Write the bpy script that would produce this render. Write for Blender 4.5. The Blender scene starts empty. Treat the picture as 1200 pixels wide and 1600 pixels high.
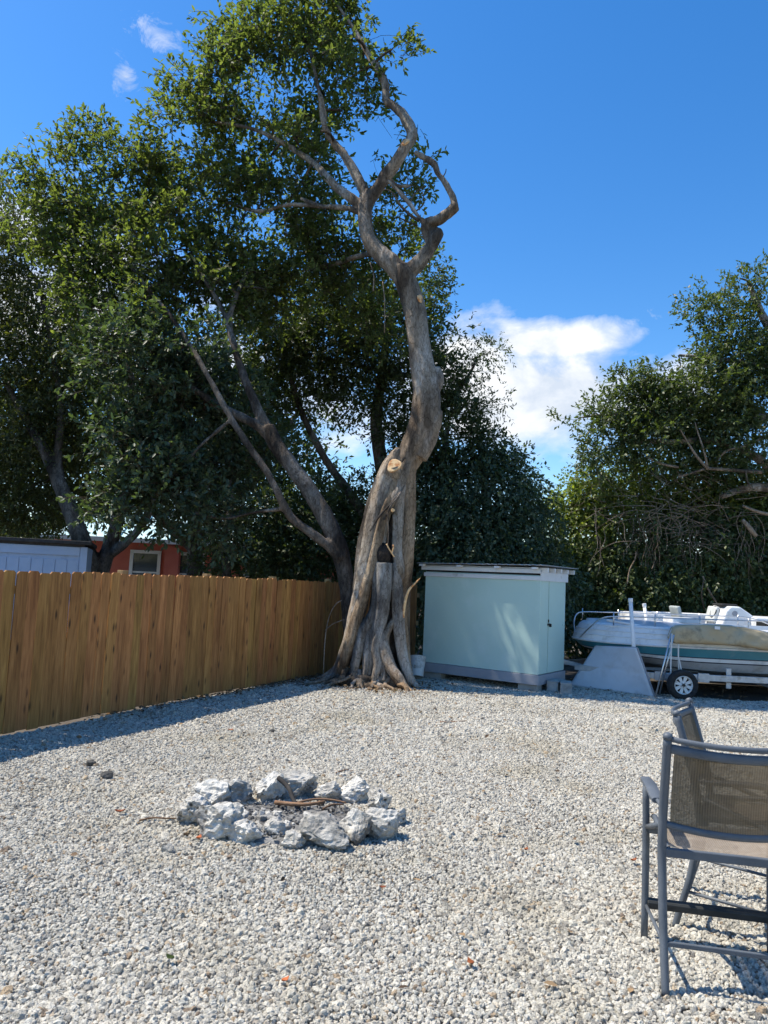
import bpy, math, random
import numpy as np
from mathutils import Vector, Matrix, noise

random.seed(11)
rng = np.random.default_rng(11)
R = math.radians
scene = bpy.context.scene
COL = scene.collection

# ------------------------------------------------------------------ camera
cam = bpy.data.objects.new('camera', bpy.data.cameras.new('camera'))
COL.objects.link(cam)
cam.data.sensor_fit = 'VERTICAL'
cam.data.sensor_height = 32
cam.data.lens = 23.0000
cam.data.clip_start = 0.05
cam.data.clip_end = 6000
cam.matrix_world = Matrix.Translation((0, 0, 1.75)) @ Matrix.Rotation(math.pi / 2 + 0.09250, 4, 'X') @ Matrix.Rotation(0.04500, 4, 'Z')
scene.camera = cam

# ------------------------------------------------------------------ light and sky
SUN_EL = R(59)
SUN_AZ = math.atan2(-0.985, 0.17)          # clockwise from +Y: high, from the left and a little behind the trees
to_sun = Vector((math.sin(SUN_AZ) * math.cos(SUN_EL), math.cos(SUN_AZ) * math.cos(SUN_EL), math.sin(SUN_EL)))
sun_data = bpy.data.lights.new('sun', 'SUN')
sun_data.energy = 4.6
sun_data.angle = R(0.55)
sun_data.color = (1.0, 0.93, 0.81)
sun = bpy.data.objects.new('sun', sun_data)
COL.objects.link(sun)
sun.rotation_euler = (-to_sun).to_track_quat('-Z', 'Y').to_euler()
sun.location = (-20, 8, 30)

world = bpy.data.worlds.new('World')
scene.world = world
world.use_nodes = True
wt = world.node_tree
for n in list(wt.nodes):
    wt.nodes.remove(n)


def wn(t, **k):
    n = wt.nodes.new(t)
    for a, b in k.items():
        setattr(n, a, b)
    return n


sky = wn('ShaderNodeTexSky', sky_type='NISHITA', sun_disc=False)
sky.sun_elevation = SUN_EL
sky.sun_rotation = SUN_AZ
sky.air_density = 1.0
sky.dust_density = 0.25
sky.ozone_density = 1.6
hsv = wn('ShaderNodeHueSaturation')
hsv.inputs['Hue'].default_value = 0.504
hsv.inputs['Saturation'].default_value = 1.38
hsv.inputs['Value'].default_value = 0.95
wt.links.new(sky.outputs[0], hsv.inputs['Color'])
tc = wn('ShaderNodeTexCoord')


def wmath(op, a, b=None, clamp=False):
    n = wn('ShaderNodeMath', operation=op, use_clamp=clamp)
    for i, v in enumerate((a, b)):
        if v is None:
            continue
        if isinstance(v, (int, float)):
            n.inputs[i].default_value = v
        else:
            wt.links.new(v, n.inputs[i])
    return n.outputs[0]


def wnoise(scale, detail, rough, stretch=(1, 1, 1), dist=0.0):
    mp = wn('ShaderNodeMapping')
    mp.inputs['Scale'].default_value = stretch
    wt.links.new(tc.outputs['Generated'], mp.inputs['Vector'])
    n = wn('ShaderNodeTexNoise')
    n.inputs['Scale'].default_value = scale
    n.inputs['Detail'].default_value = detail
    n.inputs['Roughness'].default_value = rough
    n.inputs['Distortion'].default_value = dist
    wt.links.new(mp.outputs[0], n.inputs['Vector'])
    return n.outputs['Fac']


puff = wnoise(9.0, 8.0, 0.58, (1, 1, 1.6), 0.25)
wisp = wnoise(24.0, 8.0, 0.66, (1, 1, 1.3), 0.6)
broad = wnoise(2.2, 3.0, 0.5, (1, 1, 2.2))
# cumulus banks: direction, half width, half height, thickness
banks = [(CB[0], CB[1], CB[2], w, h, k, kind) for CB, w, h, k, kind in (
    ((20.551, 100, 27.825), 0.27, 0.078, 1.12, 0), ((21.242, 100, 35.782), 0.15, 0.034, 0.98, 0), ((11.1, 100, 31.657), 0.095, 0.075, 1.02, 0),
    ((-49.548, 100, 37.566), 0.20, 0.17, 0.9, 0), ((-29.139, 100, 27.534), 0.22, 0.12, 0.8, 0), ((-7.705, 100, 24.905), 0.14, 0.10, 0.8, 0),
    ((-25.444, 100, 38.685), 0.13, 0.06, 0.7, 0),
    ((-35.942, 100, 79.188), 0.050, 0.032, 0.9, 1), ((-40.229, 100, 72.172), 0.024, 0.026, 0.9, 1), ((-50.86, 100, 62.808), 0.11, 0.020, 0.6, 1),
    ((33.714, 100, 39.12), 0.07, 0.028, 0.72, 1), ((38.166, 100, 42.565), 0.05, 0.016, 0.4, 1))]
dens = None
for (bx, by, bz, w, h, k, kind) in banks:
    c = Vector((bx, by, bz - 1.75)).normalized()
    right = c.cross(Vector((0, 0, 1))).normalized()
    up = right.cross(c)
    vr = wn('ShaderNodeVectorMath', operation='DOT_PRODUCT'); vr.inputs[1].default_value = right / w
    vu = wn('ShaderNodeVectorMath', operation='DOT_PRODUCT'); vu.inputs[1].default_value = up / h
    vc = wn('ShaderNodeVectorMath', operation='DOT_PRODUCT'); vc.inputs[1].default_value = c
    for v in (vr, vu, vc):
        wt.links.new(tc.outputs['Generated'], v.inputs[0])
    cu = wmath('ADD', vu.outputs['Value'], -up.dot(c) / h)
    d2 = wmath('ADD', wmath('POWER', vr.outputs['Value'], 2.0), wmath('POWER', wmath('ABSOLUTE', cu), 2.0))
    fall = wmath('SUBTRACT', 1.0, wmath('MULTIPLY', wmath('SQRT', d2), 0.62))
    front = wmath('GREATER_THAN', vc.outputs['Value'], 0.0)
    bump = wmath('MULTIPLY', wmath('MULTIPLY', fall, front, True), k, True)
    nz = puff if kind == 0 else wisp
    a = wmath('SUBTRACT', wmath('ADD', wmath('MULTIPLY', nz, 1.15 if kind == 0 else 2.4), bump), 1.02 if kind == 0 else 1.88)
    a = wmath('MULTIPLY', a, 2.9 if kind == 0 else 1.3, True)
    dens = a if dens is None else wmath('MAXIMUM', dens, a)
# the same kind of fair-weather cloud, scattered over the rest of the sky
gen = wmath('MULTIPLY', wmath('SUBTRACT', wmath('ADD', wmath('MULTIPLY', broad, 0.9), wmath('MULTIPLY', puff, 0.6)), 0.97), 5.0, True)
dens = wmath('MAXIMUM', dens, gen)
shade = wn('ShaderNodeMapRange')
shade.inputs['From Min'].default_value = 0.40
shade.inputs['From Max'].default_value = 0.60
wt.links.new(puff, shade.inputs['Value'])
ccol = wn('ShaderNodeMix', data_type='RGBA')
ccol.inputs[6].default_value = (3.1, 3.5, 4.1, 1)
ccol.inputs[7].default_value = (4.7, 4.8, 4.95, 1)
wt.links.new(shade.outputs[0], ccol.inputs[0])
cmix = wn('ShaderNodeMix', data_type='RGBA')
wt.links.new(dens, cmix.inputs[0])
wt.links.new(hsv.outputs[0], cmix.inputs[6])
wt.links.new(ccol.outputs[2], cmix.inputs[7])
bg = wn('ShaderNodeBackground')
bg.inputs['Strength'].default_value = 0.14
wt.links.new(cmix.outputs[2], bg.inputs['Color'])
wout = wn('ShaderNodeOutputWorld')
wt.links.new(bg.outputs[0], wout.inputs['Surface'])

scene.view_settings.view_transform = 'Standard'
scene.view_settings.look = 'None'
scene.view_settings.exposure = 0.72
scene.view_settings.gamma = 1.0
scene.view_settings.use_curve_mapping = False
scene.cycles.use_denoising = True
scene.cycles.use_adaptive_sampling = True
scene.cycles.adaptive_threshold = 0.02
scene.cycles.max_bounces = 4
scene.cycles.diffuse_bounces = 2
scene.cycles.glossy_bounces = 2
scene.cycles.transmission_bounces = 4
scene.cycles.transparent_max_bounces = 16


# ------------------------------------------------------------------ materials
class NT:
    def __init__(self, m):
        self.t = m.node_tree
        self.b = self.t.nodes['Principled BSDF']
        self.o = self.t.nodes['Material Output']
        self.c = self.t.nodes.new('ShaderNodeTexCoord')

    def n(self, t, **k):
        n = self.t.nodes.new(t)
        for a, b in k.items():
            setattr(n, a, b)
        return n

    def l(self, a, b):
        self.t.links.new(a, b)

    def vec(self, stretch, seed=False, coord='Object'):
        mp = self.n('ShaderNodeMapping')
        mp.inputs['Scale'].default_value = stretch
        self.l(self.c.outputs[coord], mp.inputs['Vector'])
        if seed:
            oi = self.n('ShaderNodeObjectInfo')
            mu = self.n('ShaderNodeMath', operation='MULTIPLY'); mu.inputs[1].default_value = 71.0
            self.l(oi.outputs['Random'], mu.inputs[0])
            ad = self.n('ShaderNodeVectorMath', operation='ADD')
            self.l(mp.outputs[0], ad.inputs[0]); self.l(mu.outputs[0], ad.inputs[1])
            return ad.outputs[0]
        return mp.outputs[0]

    def noise(self, v, scale, detail=4, rough=.55, dist=0):
        n = self.n('ShaderNodeTexNoise')
        n.inputs['Scale'].default_value = scale
        n.inputs['Detail'].default_value = detail
        n.inputs['Roughness'].default_value = rough
        n.inputs['Distortion'].default_value = dist
        self.l(v, n.inputs['Vector'])
        return n.outputs['Fac']

    def ramp(self, f, stops):
        r = self.n('ShaderNodeValToRGB')
        e = r.color_ramp.elements
        while len(e) < len(stops):
            e.new(0.5)
        for i, (p, c) in enumerate(stops):
            e[i].position = p
            e[i].color = (*c, 1)
        self.l(f, r.inputs[0])
        return r.outputs[0]

    def mix(self, f, a, b, mode='MIX'):
        m = self.n('ShaderNodeMix', data_type='RGBA', blend_type=mode)
        for i, v in ((0, f), (6, a), (7, b)):
            if isinstance(v, (int, float)):
                m.inputs[i].default_value = v
            elif isinstance(v, tuple):
                m.inputs[i].default_value = (*v, 1)
            else:
                self.l(v, m.inputs[i])
        return m.outputs[2]

    def bump(self, f, strength, dist=0.02):
        b = self.n('ShaderNodeBump')
        b.inputs['Strength'].default_value = strength
        b.inputs['Distance'].default_value = dist
        self.l(f, b.inputs['Height'])
        self.l(b.outputs[0], self.b.inputs['Normal'])


def new_mat(name):
    m = bpy.data.materials.new(name)
    m.use_nodes = True
    return m, NT(m)


def surf(name, a, b, scale=4, rough=.7, stretch=(1, 1, 1), bump=0.0, bscale=40, bdist=.01, metal=0, vary=0.0, dirt=None, dscale=3, dlo=.55, dhi=.7, spec=.4, detail=5):
    m, t = new_mat(name)
    v = t.vec(stretch, True)
    col = t.ramp(t.noise(v, scale, detail), [(.3, a), (.7, b)])
    if dirt:
        f = t.ramp(t.noise(v, dscale, 7, .65), [(dlo, (0, 0, 0)), (dhi, (1, 1, 1))])
        col = t.mix(f, col, dirt)
    if vary:
        oi = t.n('ShaderNodeObjectInfo')
        hs = t.n('ShaderNodeHueSaturation')
        mr = t.n('ShaderNodeMapRange')
        mr.inputs['To Min'].default_value = 1 - vary
        mr.inputs['To Max'].default_value = 1 + vary
        t.l(oi.outputs['Random'], mr.inputs['Value'])
        t.l(mr.outputs[0], hs.inputs['Value'])
        t.l(col, hs.inputs['Color'])
        col = hs.outputs[0]
    t.l(col, t.b.inputs['Base Color'])
    t.b.inputs['Roughness'].default_value = rough
    t.b.inputs['Metallic'].default_value = metal
    t.b.inputs['Specular IOR Level'].default_value = spec
    if bump:
        t.bump(t.noise(v, bscale, 5, .6), bump, bdist)
    return m


MAT = {}
MAT['dirt'] = surf('dirt', (.05, .042, .032), (.12, .10, .08), 1.2, .95, bump=.6, bscale=9, bdist=.05, dirt=(.16, .14, .11), dscale=.4)
MAT['gravel_bed'] = surf('gravel_bed', (.26, .245, .21), (.40, .38, .33), 60, .95, bump=.5, bscale=70, bdist=.02)


def gravel_mat():
    m, t = new_mat('gravel_stone')
    oi = t.n('ShaderNodeObjectInfo')
    col = t.ramp(oi.outputs['Random'], [(0, (.24, .225, .20)), (.06, (.36, .34, .30)), (.30, (.56, .53, .455)), (.68, (.70, .668, .58)), (.93, (.69, .64, .54)), (.97, (.47, .36, .24)), (1, (.26, .20, .15))])
    nz = t.noise(t.vec((1, 1, 1), True), 1.4, 5, .65)
    mot = t.ramp(nz, [(.32, (.55, .55, .54)), (.55, (1, 1, 1))])
    gp = t.n('ShaderNodeNewGeometry')
    stain = t.ramp(t.noise(gp.outputs['Position'], .9, 5, .6), [(.34, (.86, .835, .78)), (.50, (1, 1, 1))])
    col = t.mix(1.0, col, stain, 'MULTIPLY')
    t.l(t.mix(1.0, col, mot, 'MULTIPLY'), t.b.inputs['Base Color'])
    t.b.inputs['Roughness'].default_value = .92
    t.b.inputs['Specular IOR Level'].default_value = .2
    t.bump(t.noise(t.vec((1, 1, 1), True), 3.5, 4, .6), .5, .3)
    return m


MAT['gravel'] = gravel_mat()


def wood_mat(name, base_d, base_l, vary=.16):
    m, t = new_mat(name)
    v = t.vec((11, 11, .8), True)
    grain = t.noise(v, 3.2, 6, .6, .6)
    col = t.ramp(grain, [(.28, base_d), (.5, tuple(.5 * (a + b) for a, b in zip(base_d, base_l))), (.72, base_l)])
    v2 = t.vec((6, 6, 1.6), True)
    vo = t.n('ShaderNodeTexVoronoi')
    vo.inputs['Scale'].default_value = 1.7
    t.l(v2, vo.inputs['Vector'])
    kn = t.ramp(vo.outputs['Distance'], [(.06, (1, 1, 1)), (.20, (0, 0, 0))])
    col = t.mix(kn, col, (.075, .035, .014))
    st = t.ramp(t.noise(t.vec((3, 3, .35), True), 1.6, 4), [(.42, (1, 1, 1)), (.68, (.66, .62, .58))])
    col = t.mix(1.0, col, st, 'MULTIPLY')
    oi = t.n('ShaderNodeObjectInfo')
    hs = t.n('ShaderNodeHueSaturation')
    mr = t.n('ShaderNodeMapRange'); mr.inputs['To Min'].default_value = 1 - vary; mr.inputs['To Max'].default_value = 1 + vary
    t.l(oi.outputs['Random'], mr.inputs['Value']); t.l(mr.outputs[0], hs.inputs['Value'])
    mh = t.n('ShaderNodeMapRange'); mh.inputs['To Min'].default_value = .49; mh.inputs['To Max'].default_value = .512
    oi2 = t.n('ShaderNodeMath', operation='FRACT'); mm = t.n('ShaderNodeMath', operation='MULTIPLY'); mm.inputs[1].default_value = 13.7
    t.l(oi.outputs['Random'], mm.inputs[0]); t.l(mm.outputs[0], oi2.inputs[0]); t.l(oi2.outputs[0], mh.inputs['Value']); t.l(mh.outputs[0], hs.inputs['Hue'])
    t.l(col, hs.inputs['Color'])
    t.l(hs.outputs[0], t.b.inputs['Base Color'])
    t.b.inputs['Roughness'].default_value = .72
    t.b.inputs['Specular IOR Level'].default_value = .25
    t.bump(grain, .25, .004)
    return m


MAT['cedar'] = wood_mat('cedar', (.23, .095, .027), (.53, .255, .08), .15)
MAT['post_wood'] = wood_mat('post_wood', (.34, .21, .09), (.55, .37, .18))


def bark_mat(name, dark, mid, light, zs=.35, spots=True):
    m, t = new_mat(name)
    v = t.vec((1, 1, zs))
    col = t.ramp(t.noise(v, 3.0, 8, .62, .3), [(.28, dark), (.5, mid), (.70, light)])
    f = t.ramp(t.noise(t.vec((1, 1, .55)), 1.1, 4), [(.45, (0, 0, 0)), (.62, (1, 1, 1))])
    col = t.mix(f, col, t.mix(.55, col, (mid[0] * 1.25, mid[1] * 1.0, mid[2] * .78)))
    if spots:
        g = t.ramp(t.noise(t.vec((1, 1, .6)), 1.7, 6, .6), [(.56, (0, 0, 0)), (.66, (1, 1, 1))])
        g2 = t.ramp(t.noise(t.vec((1, 1, .8)), 14, 3, .6), [(.40, (0, 0, 0)), (.55, (1, 1, 1))])
        col = t.mix(t.mix(1.0, g, g2, 'MULTIPLY'), col, light)
    fine = t.noise(t.vec((1, 1, .4)), 30, 6, .7)
    col = t.mix(1.0, col, t.ramp(fine, [(.33, (.5, .48, .46)), (.58, (1, 1, 1))]), 'MULTIPLY')
    vo = t.n('ShaderNodeTexVoronoi', feature='DISTANCE_TO_EDGE'); vo.inputs['Scale'].default_value = 13
    wob = t.n('ShaderNodeVectorMath', operation='ADD'); nzv = t.n('ShaderNodeTexNoise'); nzv.inputs['Scale'].default_value = 9
    sc_ = t.n('ShaderNodeVectorMath', operation='SCALE'); sc_.inputs['Scale'].default_value = .12
    vv = t.vec((1, 1, .33)); t.l(vv, nzv.inputs['Vector']); t.l(nzv.outputs['Color'], sc_.inputs[0]); t.l(vv, wob.inputs[0]); t.l(sc_.outputs[0], wob.inputs[1]); t.l(wob.outputs[0], vo.inputs['Vector'])
    col = t.mix(1.0, col, t.ramp(vo.outputs['Distance'], [(.0, (.5, .47, .44)), (.045, (1, 1, 1))]), 'MULTIPLY')
    blot = t.ramp(t.noise(t.vec((1, 1, .45)), 2.1, 5, .6), [(.38, (.34, .32, .31)), (.52, (1, 1, 1))])
    col = t.mix(1.0, col, blot, 'MULTIPLY')
    t.l(col, t.b.inputs['Base Color'])
    t.b.inputs['Roughness'].default_value = .9
    t.b.inputs['Specular IOR Level'].default_value = .2
    t.bump(t.noise(t.vec((1, 1, .3)), 20, 8, .7), 1.0, .035)
    return m


MAT['fig_bark'] = bark_mat('fig_bark', (.13, .108, .084), (.33, .28, .22), (.54, .50, .445))
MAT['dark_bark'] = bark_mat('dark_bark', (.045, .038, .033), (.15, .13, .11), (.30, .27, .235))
MAT['grey_bark'] = bark_mat('grey_bark', (.15, .138, .122), (.36, .335, .30), (.56, .535, .49))
MAT['tan_bark'] = bark_mat('tan_bark', (.13, .092, .06), (.34, .255, .17), (.48, .39, .28), spots=False)
MAT['twig_bark'] = bark_mat('twig_bark', (.05, .04, .03), (.12, .098, .07), (.20, .17, .13), spots=False)
MAT['dry_vine'] = bark_mat('dry_vine', (.17, .135, .10), (.31, .25, .19), (.44, .38, .31), spots=False)
MAT['cut_wood'] = surf('cut_wood', (.70, .44, .21), (.82, .58, .32), 9, .85, bump=.3, bscale=60, dirt=(.48, .20, .07), dscale=13, dlo=.46, dhi=.60)
MAT['shaded_rot'] = surf('shaded_rot_wood', (.012, .009, .007), (.05, .035, .025), 14, .95, bump=1, bscale=30, bdist=.03)


def leaf_mat(name, dark, mid, light, trans=.3, rough=.42, spec=.5):
    m, t = new_mat(name)
    at = t.n('ShaderNodeAttribute', attribute_name='rnd')
    col = t.ramp(at.outputs['Fac'], [(0, dark), (.55, mid), (.9, light), (1, tuple(min(1, c * 1.25) for c in light))])
    t.l(col, t.b.inputs['Base Color'])
    t.b.inputs['Roughness'].default_value = rough
    t.b.inputs['Specular IOR Level'].default_value = spec
    tr = t.n('ShaderNodeBsdfTranslucent')
    tcol = t.mix(1.0, col, (1.5, 1.7, .55), 'MULTIPLY')
    t.l(tcol, tr.inputs['Color'])
    mx = t.n('ShaderNodeMixShader')
    mx.inputs[0].default_value = trans
    t.l(t.b.outputs[0], mx.inputs[1])
    t.l(tr.outputs[0], mx.inputs[2])
    t.l(mx.outputs[0], t.o.inputs['Surface'])
    return m


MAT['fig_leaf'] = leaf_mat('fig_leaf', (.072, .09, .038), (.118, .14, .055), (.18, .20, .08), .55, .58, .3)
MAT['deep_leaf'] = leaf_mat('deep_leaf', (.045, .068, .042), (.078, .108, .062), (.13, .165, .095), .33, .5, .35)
MAT['back_leaf'] = leaf_mat('back_leaf', (.04, .056, .026), (.068, .09, .038), (.115, .135, .055), .4, .5)
MAT['olive_leaf'] = leaf_mat('olive_leaf', (.055, .062, .025), (.095, .10, .035), (.17, .17, .055), .4, .5)
MAT['vine_leaf'] = leaf_mat('vine_leaf', (.055, .085, .02), (.12, .155, .035), (.24, .265, .06), .42, .5)
MAT['litter_leaf'] = leaf_mat('litter_leaf', (.06, .035, .018), (.14, .085, .045), (.26, .17, .09), .1, .8)
MAT['right_leaf'] = leaf_mat('right_leaf', (.05, .07, .028), (.088, .115, .042), (.16, .185, .065), .36, .5)

MAT['mint'] = surf('mint_paint', (.46, .62, .555), (.51, .67, .60), 1.1, .55, bump=.12, bscale=30, dirt=(.57, .70, .65), dscale=1.5, dlo=.55, dhi=.75)
MAT['white_paint'] = surf('white_paint', (.62, .63, .64), (.74, .75, .75), 3, .6, bump=.15, bscale=30, dirt=(.42, .42, .40), dscale=5, dlo=.6, dhi=.75)
MAT['skid_grey'] = surf('grey_paint', (.27, .28, .31), (.34, .35, .38), 3, .7, bump=.2, bscale=30)
MAT['roof_metal'] = surf('roof_metal', (.34, .35, .36), (.45, .46, .47), 4, .5, metal=.5, dirt=(.26, .24, .21), dscale=4)
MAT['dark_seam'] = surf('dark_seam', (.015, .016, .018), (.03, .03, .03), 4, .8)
MAT['black_iron'] = surf('black_iron', (.02, .02, .02), (.05, .05, .05), 10, .45, metal=.6)
MAT['concrete'] = surf('concrete', (.30, .29, .27), (.42, .41, .385), 8, .95, bump=.6, bscale=60, vary=.1, dirt=(.22, .21, .19), dscale=5)
MAT['bucket'] = surf('bucket_plastic', (.60, .60, .58), (.72, .72, .70), 3, .45, dirt=(.28, .25, .20), dscale=6, dlo=.52, dhi=.66)
MAT['hull_white'] = surf('hull_white', (.70, .71, .72), (.78, .79, .79), 2, .32, dirt=(.44, .44, .43), dscale=3, dlo=.52, dhi=.74)
MAT['hull_grey'] = surf('hull_grey', (.42, .43, .45), (.52, .53, .55), 2, .45, dirt=(.32, .31, .29), dscale=3, dlo=.5, dhi=.7)
MAT['teal'] = surf('teal_stripe', (.035, .17, .22), (.05, .22, .27), 2, .35, dirt=(.10, .22, .25), dscale=4)
MAT['navy'] = surf('navy_line', (.012, .016, .035), (.02, .03, .05), 3, .4)
MAT['steel'] = surf('steel', (.52, .53, .54), (.66, .67, .68), 8, .3, metal=.85, dirt=(.35, .34, .32), dscale=9)
MAT['alu'] = surf('galvanised', (.42, .43, .45), (.58, .59, .61), 9, .48, metal=.55, dirt=(.30, .29, .27), dscale=6)
MAT['pvc'] = surf('pvc', (.70, .71, .72), (.80, .80, .80), 3, .4, dirt=(.52, .50, .47), dscale=6, dlo=.6, dhi=.75)
MAT['rubber'] = surf('rubber', (.012, .012, .013), (.03, .03, .03), 14, .85, bump=.3, bscale=60)
MAT['rim_white'] = surf('rim_white', (.62, .62, .60), (.74, .74, .72), 4, .4, dirt=(.30, .20, .12), dscale=7, dlo=.58, dhi=.7)
MAT['canvas'] = surf('tan_canvas', (.40, .315, .19), (.47, .38, .245), 3, .9, bump=.35, bscale=7, bdist=.02, dirt=(.22, .185, .12), dscale=3)
MAT['seat_vinyl'] = surf('seat_vinyl', (.50, .52, .52), (.60, .61, .60), 5, .5)
MAT['seat_grey'] = surf('seat_grey', (.30, .34, .35), (.38, .42, .42), 5, .5)
MAT['dark_glass'] = surf('dark_glass', (.01, .012, .014), (.02, .022, .025), 3, .15)
MAT['tarp'] = surf('grey_panel', (.52, .55, .59), (.60, .63, .67), 1.6, .75, bump=.3, bscale=5, bdist=.02, dirt=(.45, .46, .47), dscale=2.5, dlo=.5, dhi=.72)
MAT['blue_siding'] = surf('blue_siding', (.34, .44, .60), (.42, .52, .68), 2, .7, bump=.1, dirt=(.30, .38, .50), dscale=3)
MAT['blue_trim'] = surf('blue_trim', (.36, .46, .62), (.42, .52, .68), 2, .7)
MAT['shingle'] = surf('dark_shingle', (.03, .03, .032), (.07, .068, .065), 12, .9, bump=.5, bscale=60)
MAT['coral_wall'] = surf('coral_wall', (.50, .12, .085), (.58, .16, .11), 2, .8, bump=.2, bscale=40)
MAT['aqua_roof'] = surf('aqua_roof', (.38, .60, .62), (.55, .72, .73), 3, .5)
MAT['win_white'] = surf('window_white', (.72, .73, .74), (.80, .80, .80), 3, .5)
MAT['glass'] = surf('window_glass', (.03, .04, .05), (.06, .075, .085), 1, .08, spec=.6)
MAT['chair_frame'] = surf('chair_frame', (.075, .088, .105), (.105, .12, .14), 7, .5, bump=.1, bscale=120, dirt=(.14, .155, .17), dscale=9, dlo=.55, dhi=.8)
MAT['footrest'] = surf('footrest_plastic', (.018, .02, .02), (.035, .037, .036), 8, .5)


def limestone(name):
    m, t = new_mat(name)
    v = t.vec((1, 1, 1), True)
    col = t.ramp(t.noise(v, 3.2, 8, .68), [(.30, (.24, .23, .205)), (.46, (.48, .46, .415)), (.6, (.70, .675, .61))])
    vo = t.n('ShaderNodeTexVoronoi'); vo.inputs['Scale'].default_value = 19
    t.l(v, vo.inputs['Vector'])
    pits = t.ramp(vo.outputs['Distance'], [(.14, (.16, .155, .15)), (.36, (1, 1, 1))])
    gate = t.ramp(t.noise(v, 4, 3), [(.44, (0, 0, 0)), (.56, (1, 1, 1))])
    col = t.mix(gate, col, t.mix(1.0, col, pits, 'MULTIPLY'))
    soot = t.ramp(t.noise(v, 1.7, 6, .65), [(.54, (0, 0, 0)), (.68, (1, 1, 1))])
    col = t.mix(soot, col, (.12, .115, .11))
    t.l(col, t.b.inputs['Base Color'])
    t.b.inputs['Roughness'].default_value = .95
    t.b.inputs['Specular IOR Level'].default_value = .15
    t.bump(t.noise(v, 17, 8, .7), .85, .05)
    return m


MAT['limestone'] = limestone('limestone')
MAT['ash'] = surf('ash', (.10, .098, .094), (.30, .295, .28), 7, .97, bump=.8, bscale=24, bdist=.04, dirt=(.05, .047, .045), dscale=4, dlo=.48, dhi=.62)
MAT['charcoal'] = surf('charcoal', (.012, .011, .011), (.04, .036, .033), 12, .9, bump=.5)
MAT['stick'] = surf('stick', (.13, .07, .035), (.24, .14, .08), 9, .85, stretch=(1, 1, 1), bump=.5, bscale=40, vary=.3)
MAT['dead_leaf'] = surf('dead_leaf', (.22, .05, .015), (.36, .11, .03), 8, .7, vary=.35)
MAT['clod'] = surf('dark_clod', (.05, .048, .045), (.11, .105, .095), 9, .95, bump=.7, bscale=30)


def sling(name, a, b, alpha):
    m, t = new_mat(name)
    v = t.vec((1, 1, 1))
    w = t.n('ShaderNodeTexWave', wave_type='BANDS', bands_direction='X')
    w.inputs['Scale'].default_value = 30
    w.inputs['Distortion'].default_value = .15
    t.l(v, w.inputs['Vector'])
    w2 = t.n('ShaderNodeTexWave', wave_type='BANDS', bands_direction='Z')
    w2.inputs['Scale'].default_value = 46
    t.l(v, w2.inputs['Vector'])
    col = t.ramp(w.outputs['Fac'], [(.25, a), (.75, b)])
    col = t.mix(.25, col, t.ramp(w2.outputs['Fac'], [(.2, a), (.8, b)]))
    col = t.mix(t.ramp(t.noise(t.vec((1, 1, 1)), 5, 5, .6), [(.45, (0, 0, 0)), (.68, (.6, .6, .6))]), col, tuple(min(1, c * 1.35) for c in b))
    t.l(col, t.b.inputs['Base Color'])
    t.b.inputs['Roughness'].default_value = .8
    tp = t.n('ShaderNodeBsdfTransparent')
    tl = t.n('ShaderNodeBsdfTranslucent')
    t.l(col, tl.inputs['Color'])
    m1 = t.n('ShaderNodeMixShader'); m1.inputs[0].default_value = .3
    t.l(t.b.outputs[0], m1.inputs[1]); t.l(tl.outputs[0], m1.inputs[2])
    m2 = t.n('ShaderNodeMixShader'); m2.inputs[0].default_value = alpha
    t.l(m1.outputs[0], m2.inputs[1]); t.l(tp.outputs[0], m2.inputs[2])
    t.l(m2.outputs[0], t.o.inputs['Surface'])
    return m


MAT['sling_back'] = sling('sling_brown', (.085, .062, .035), (.165, .125, .075), .07)
MAT['sling_seat'] = sling('sling_tan', (.21, .17, .13), (.30, .25, .20), .10)


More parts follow.
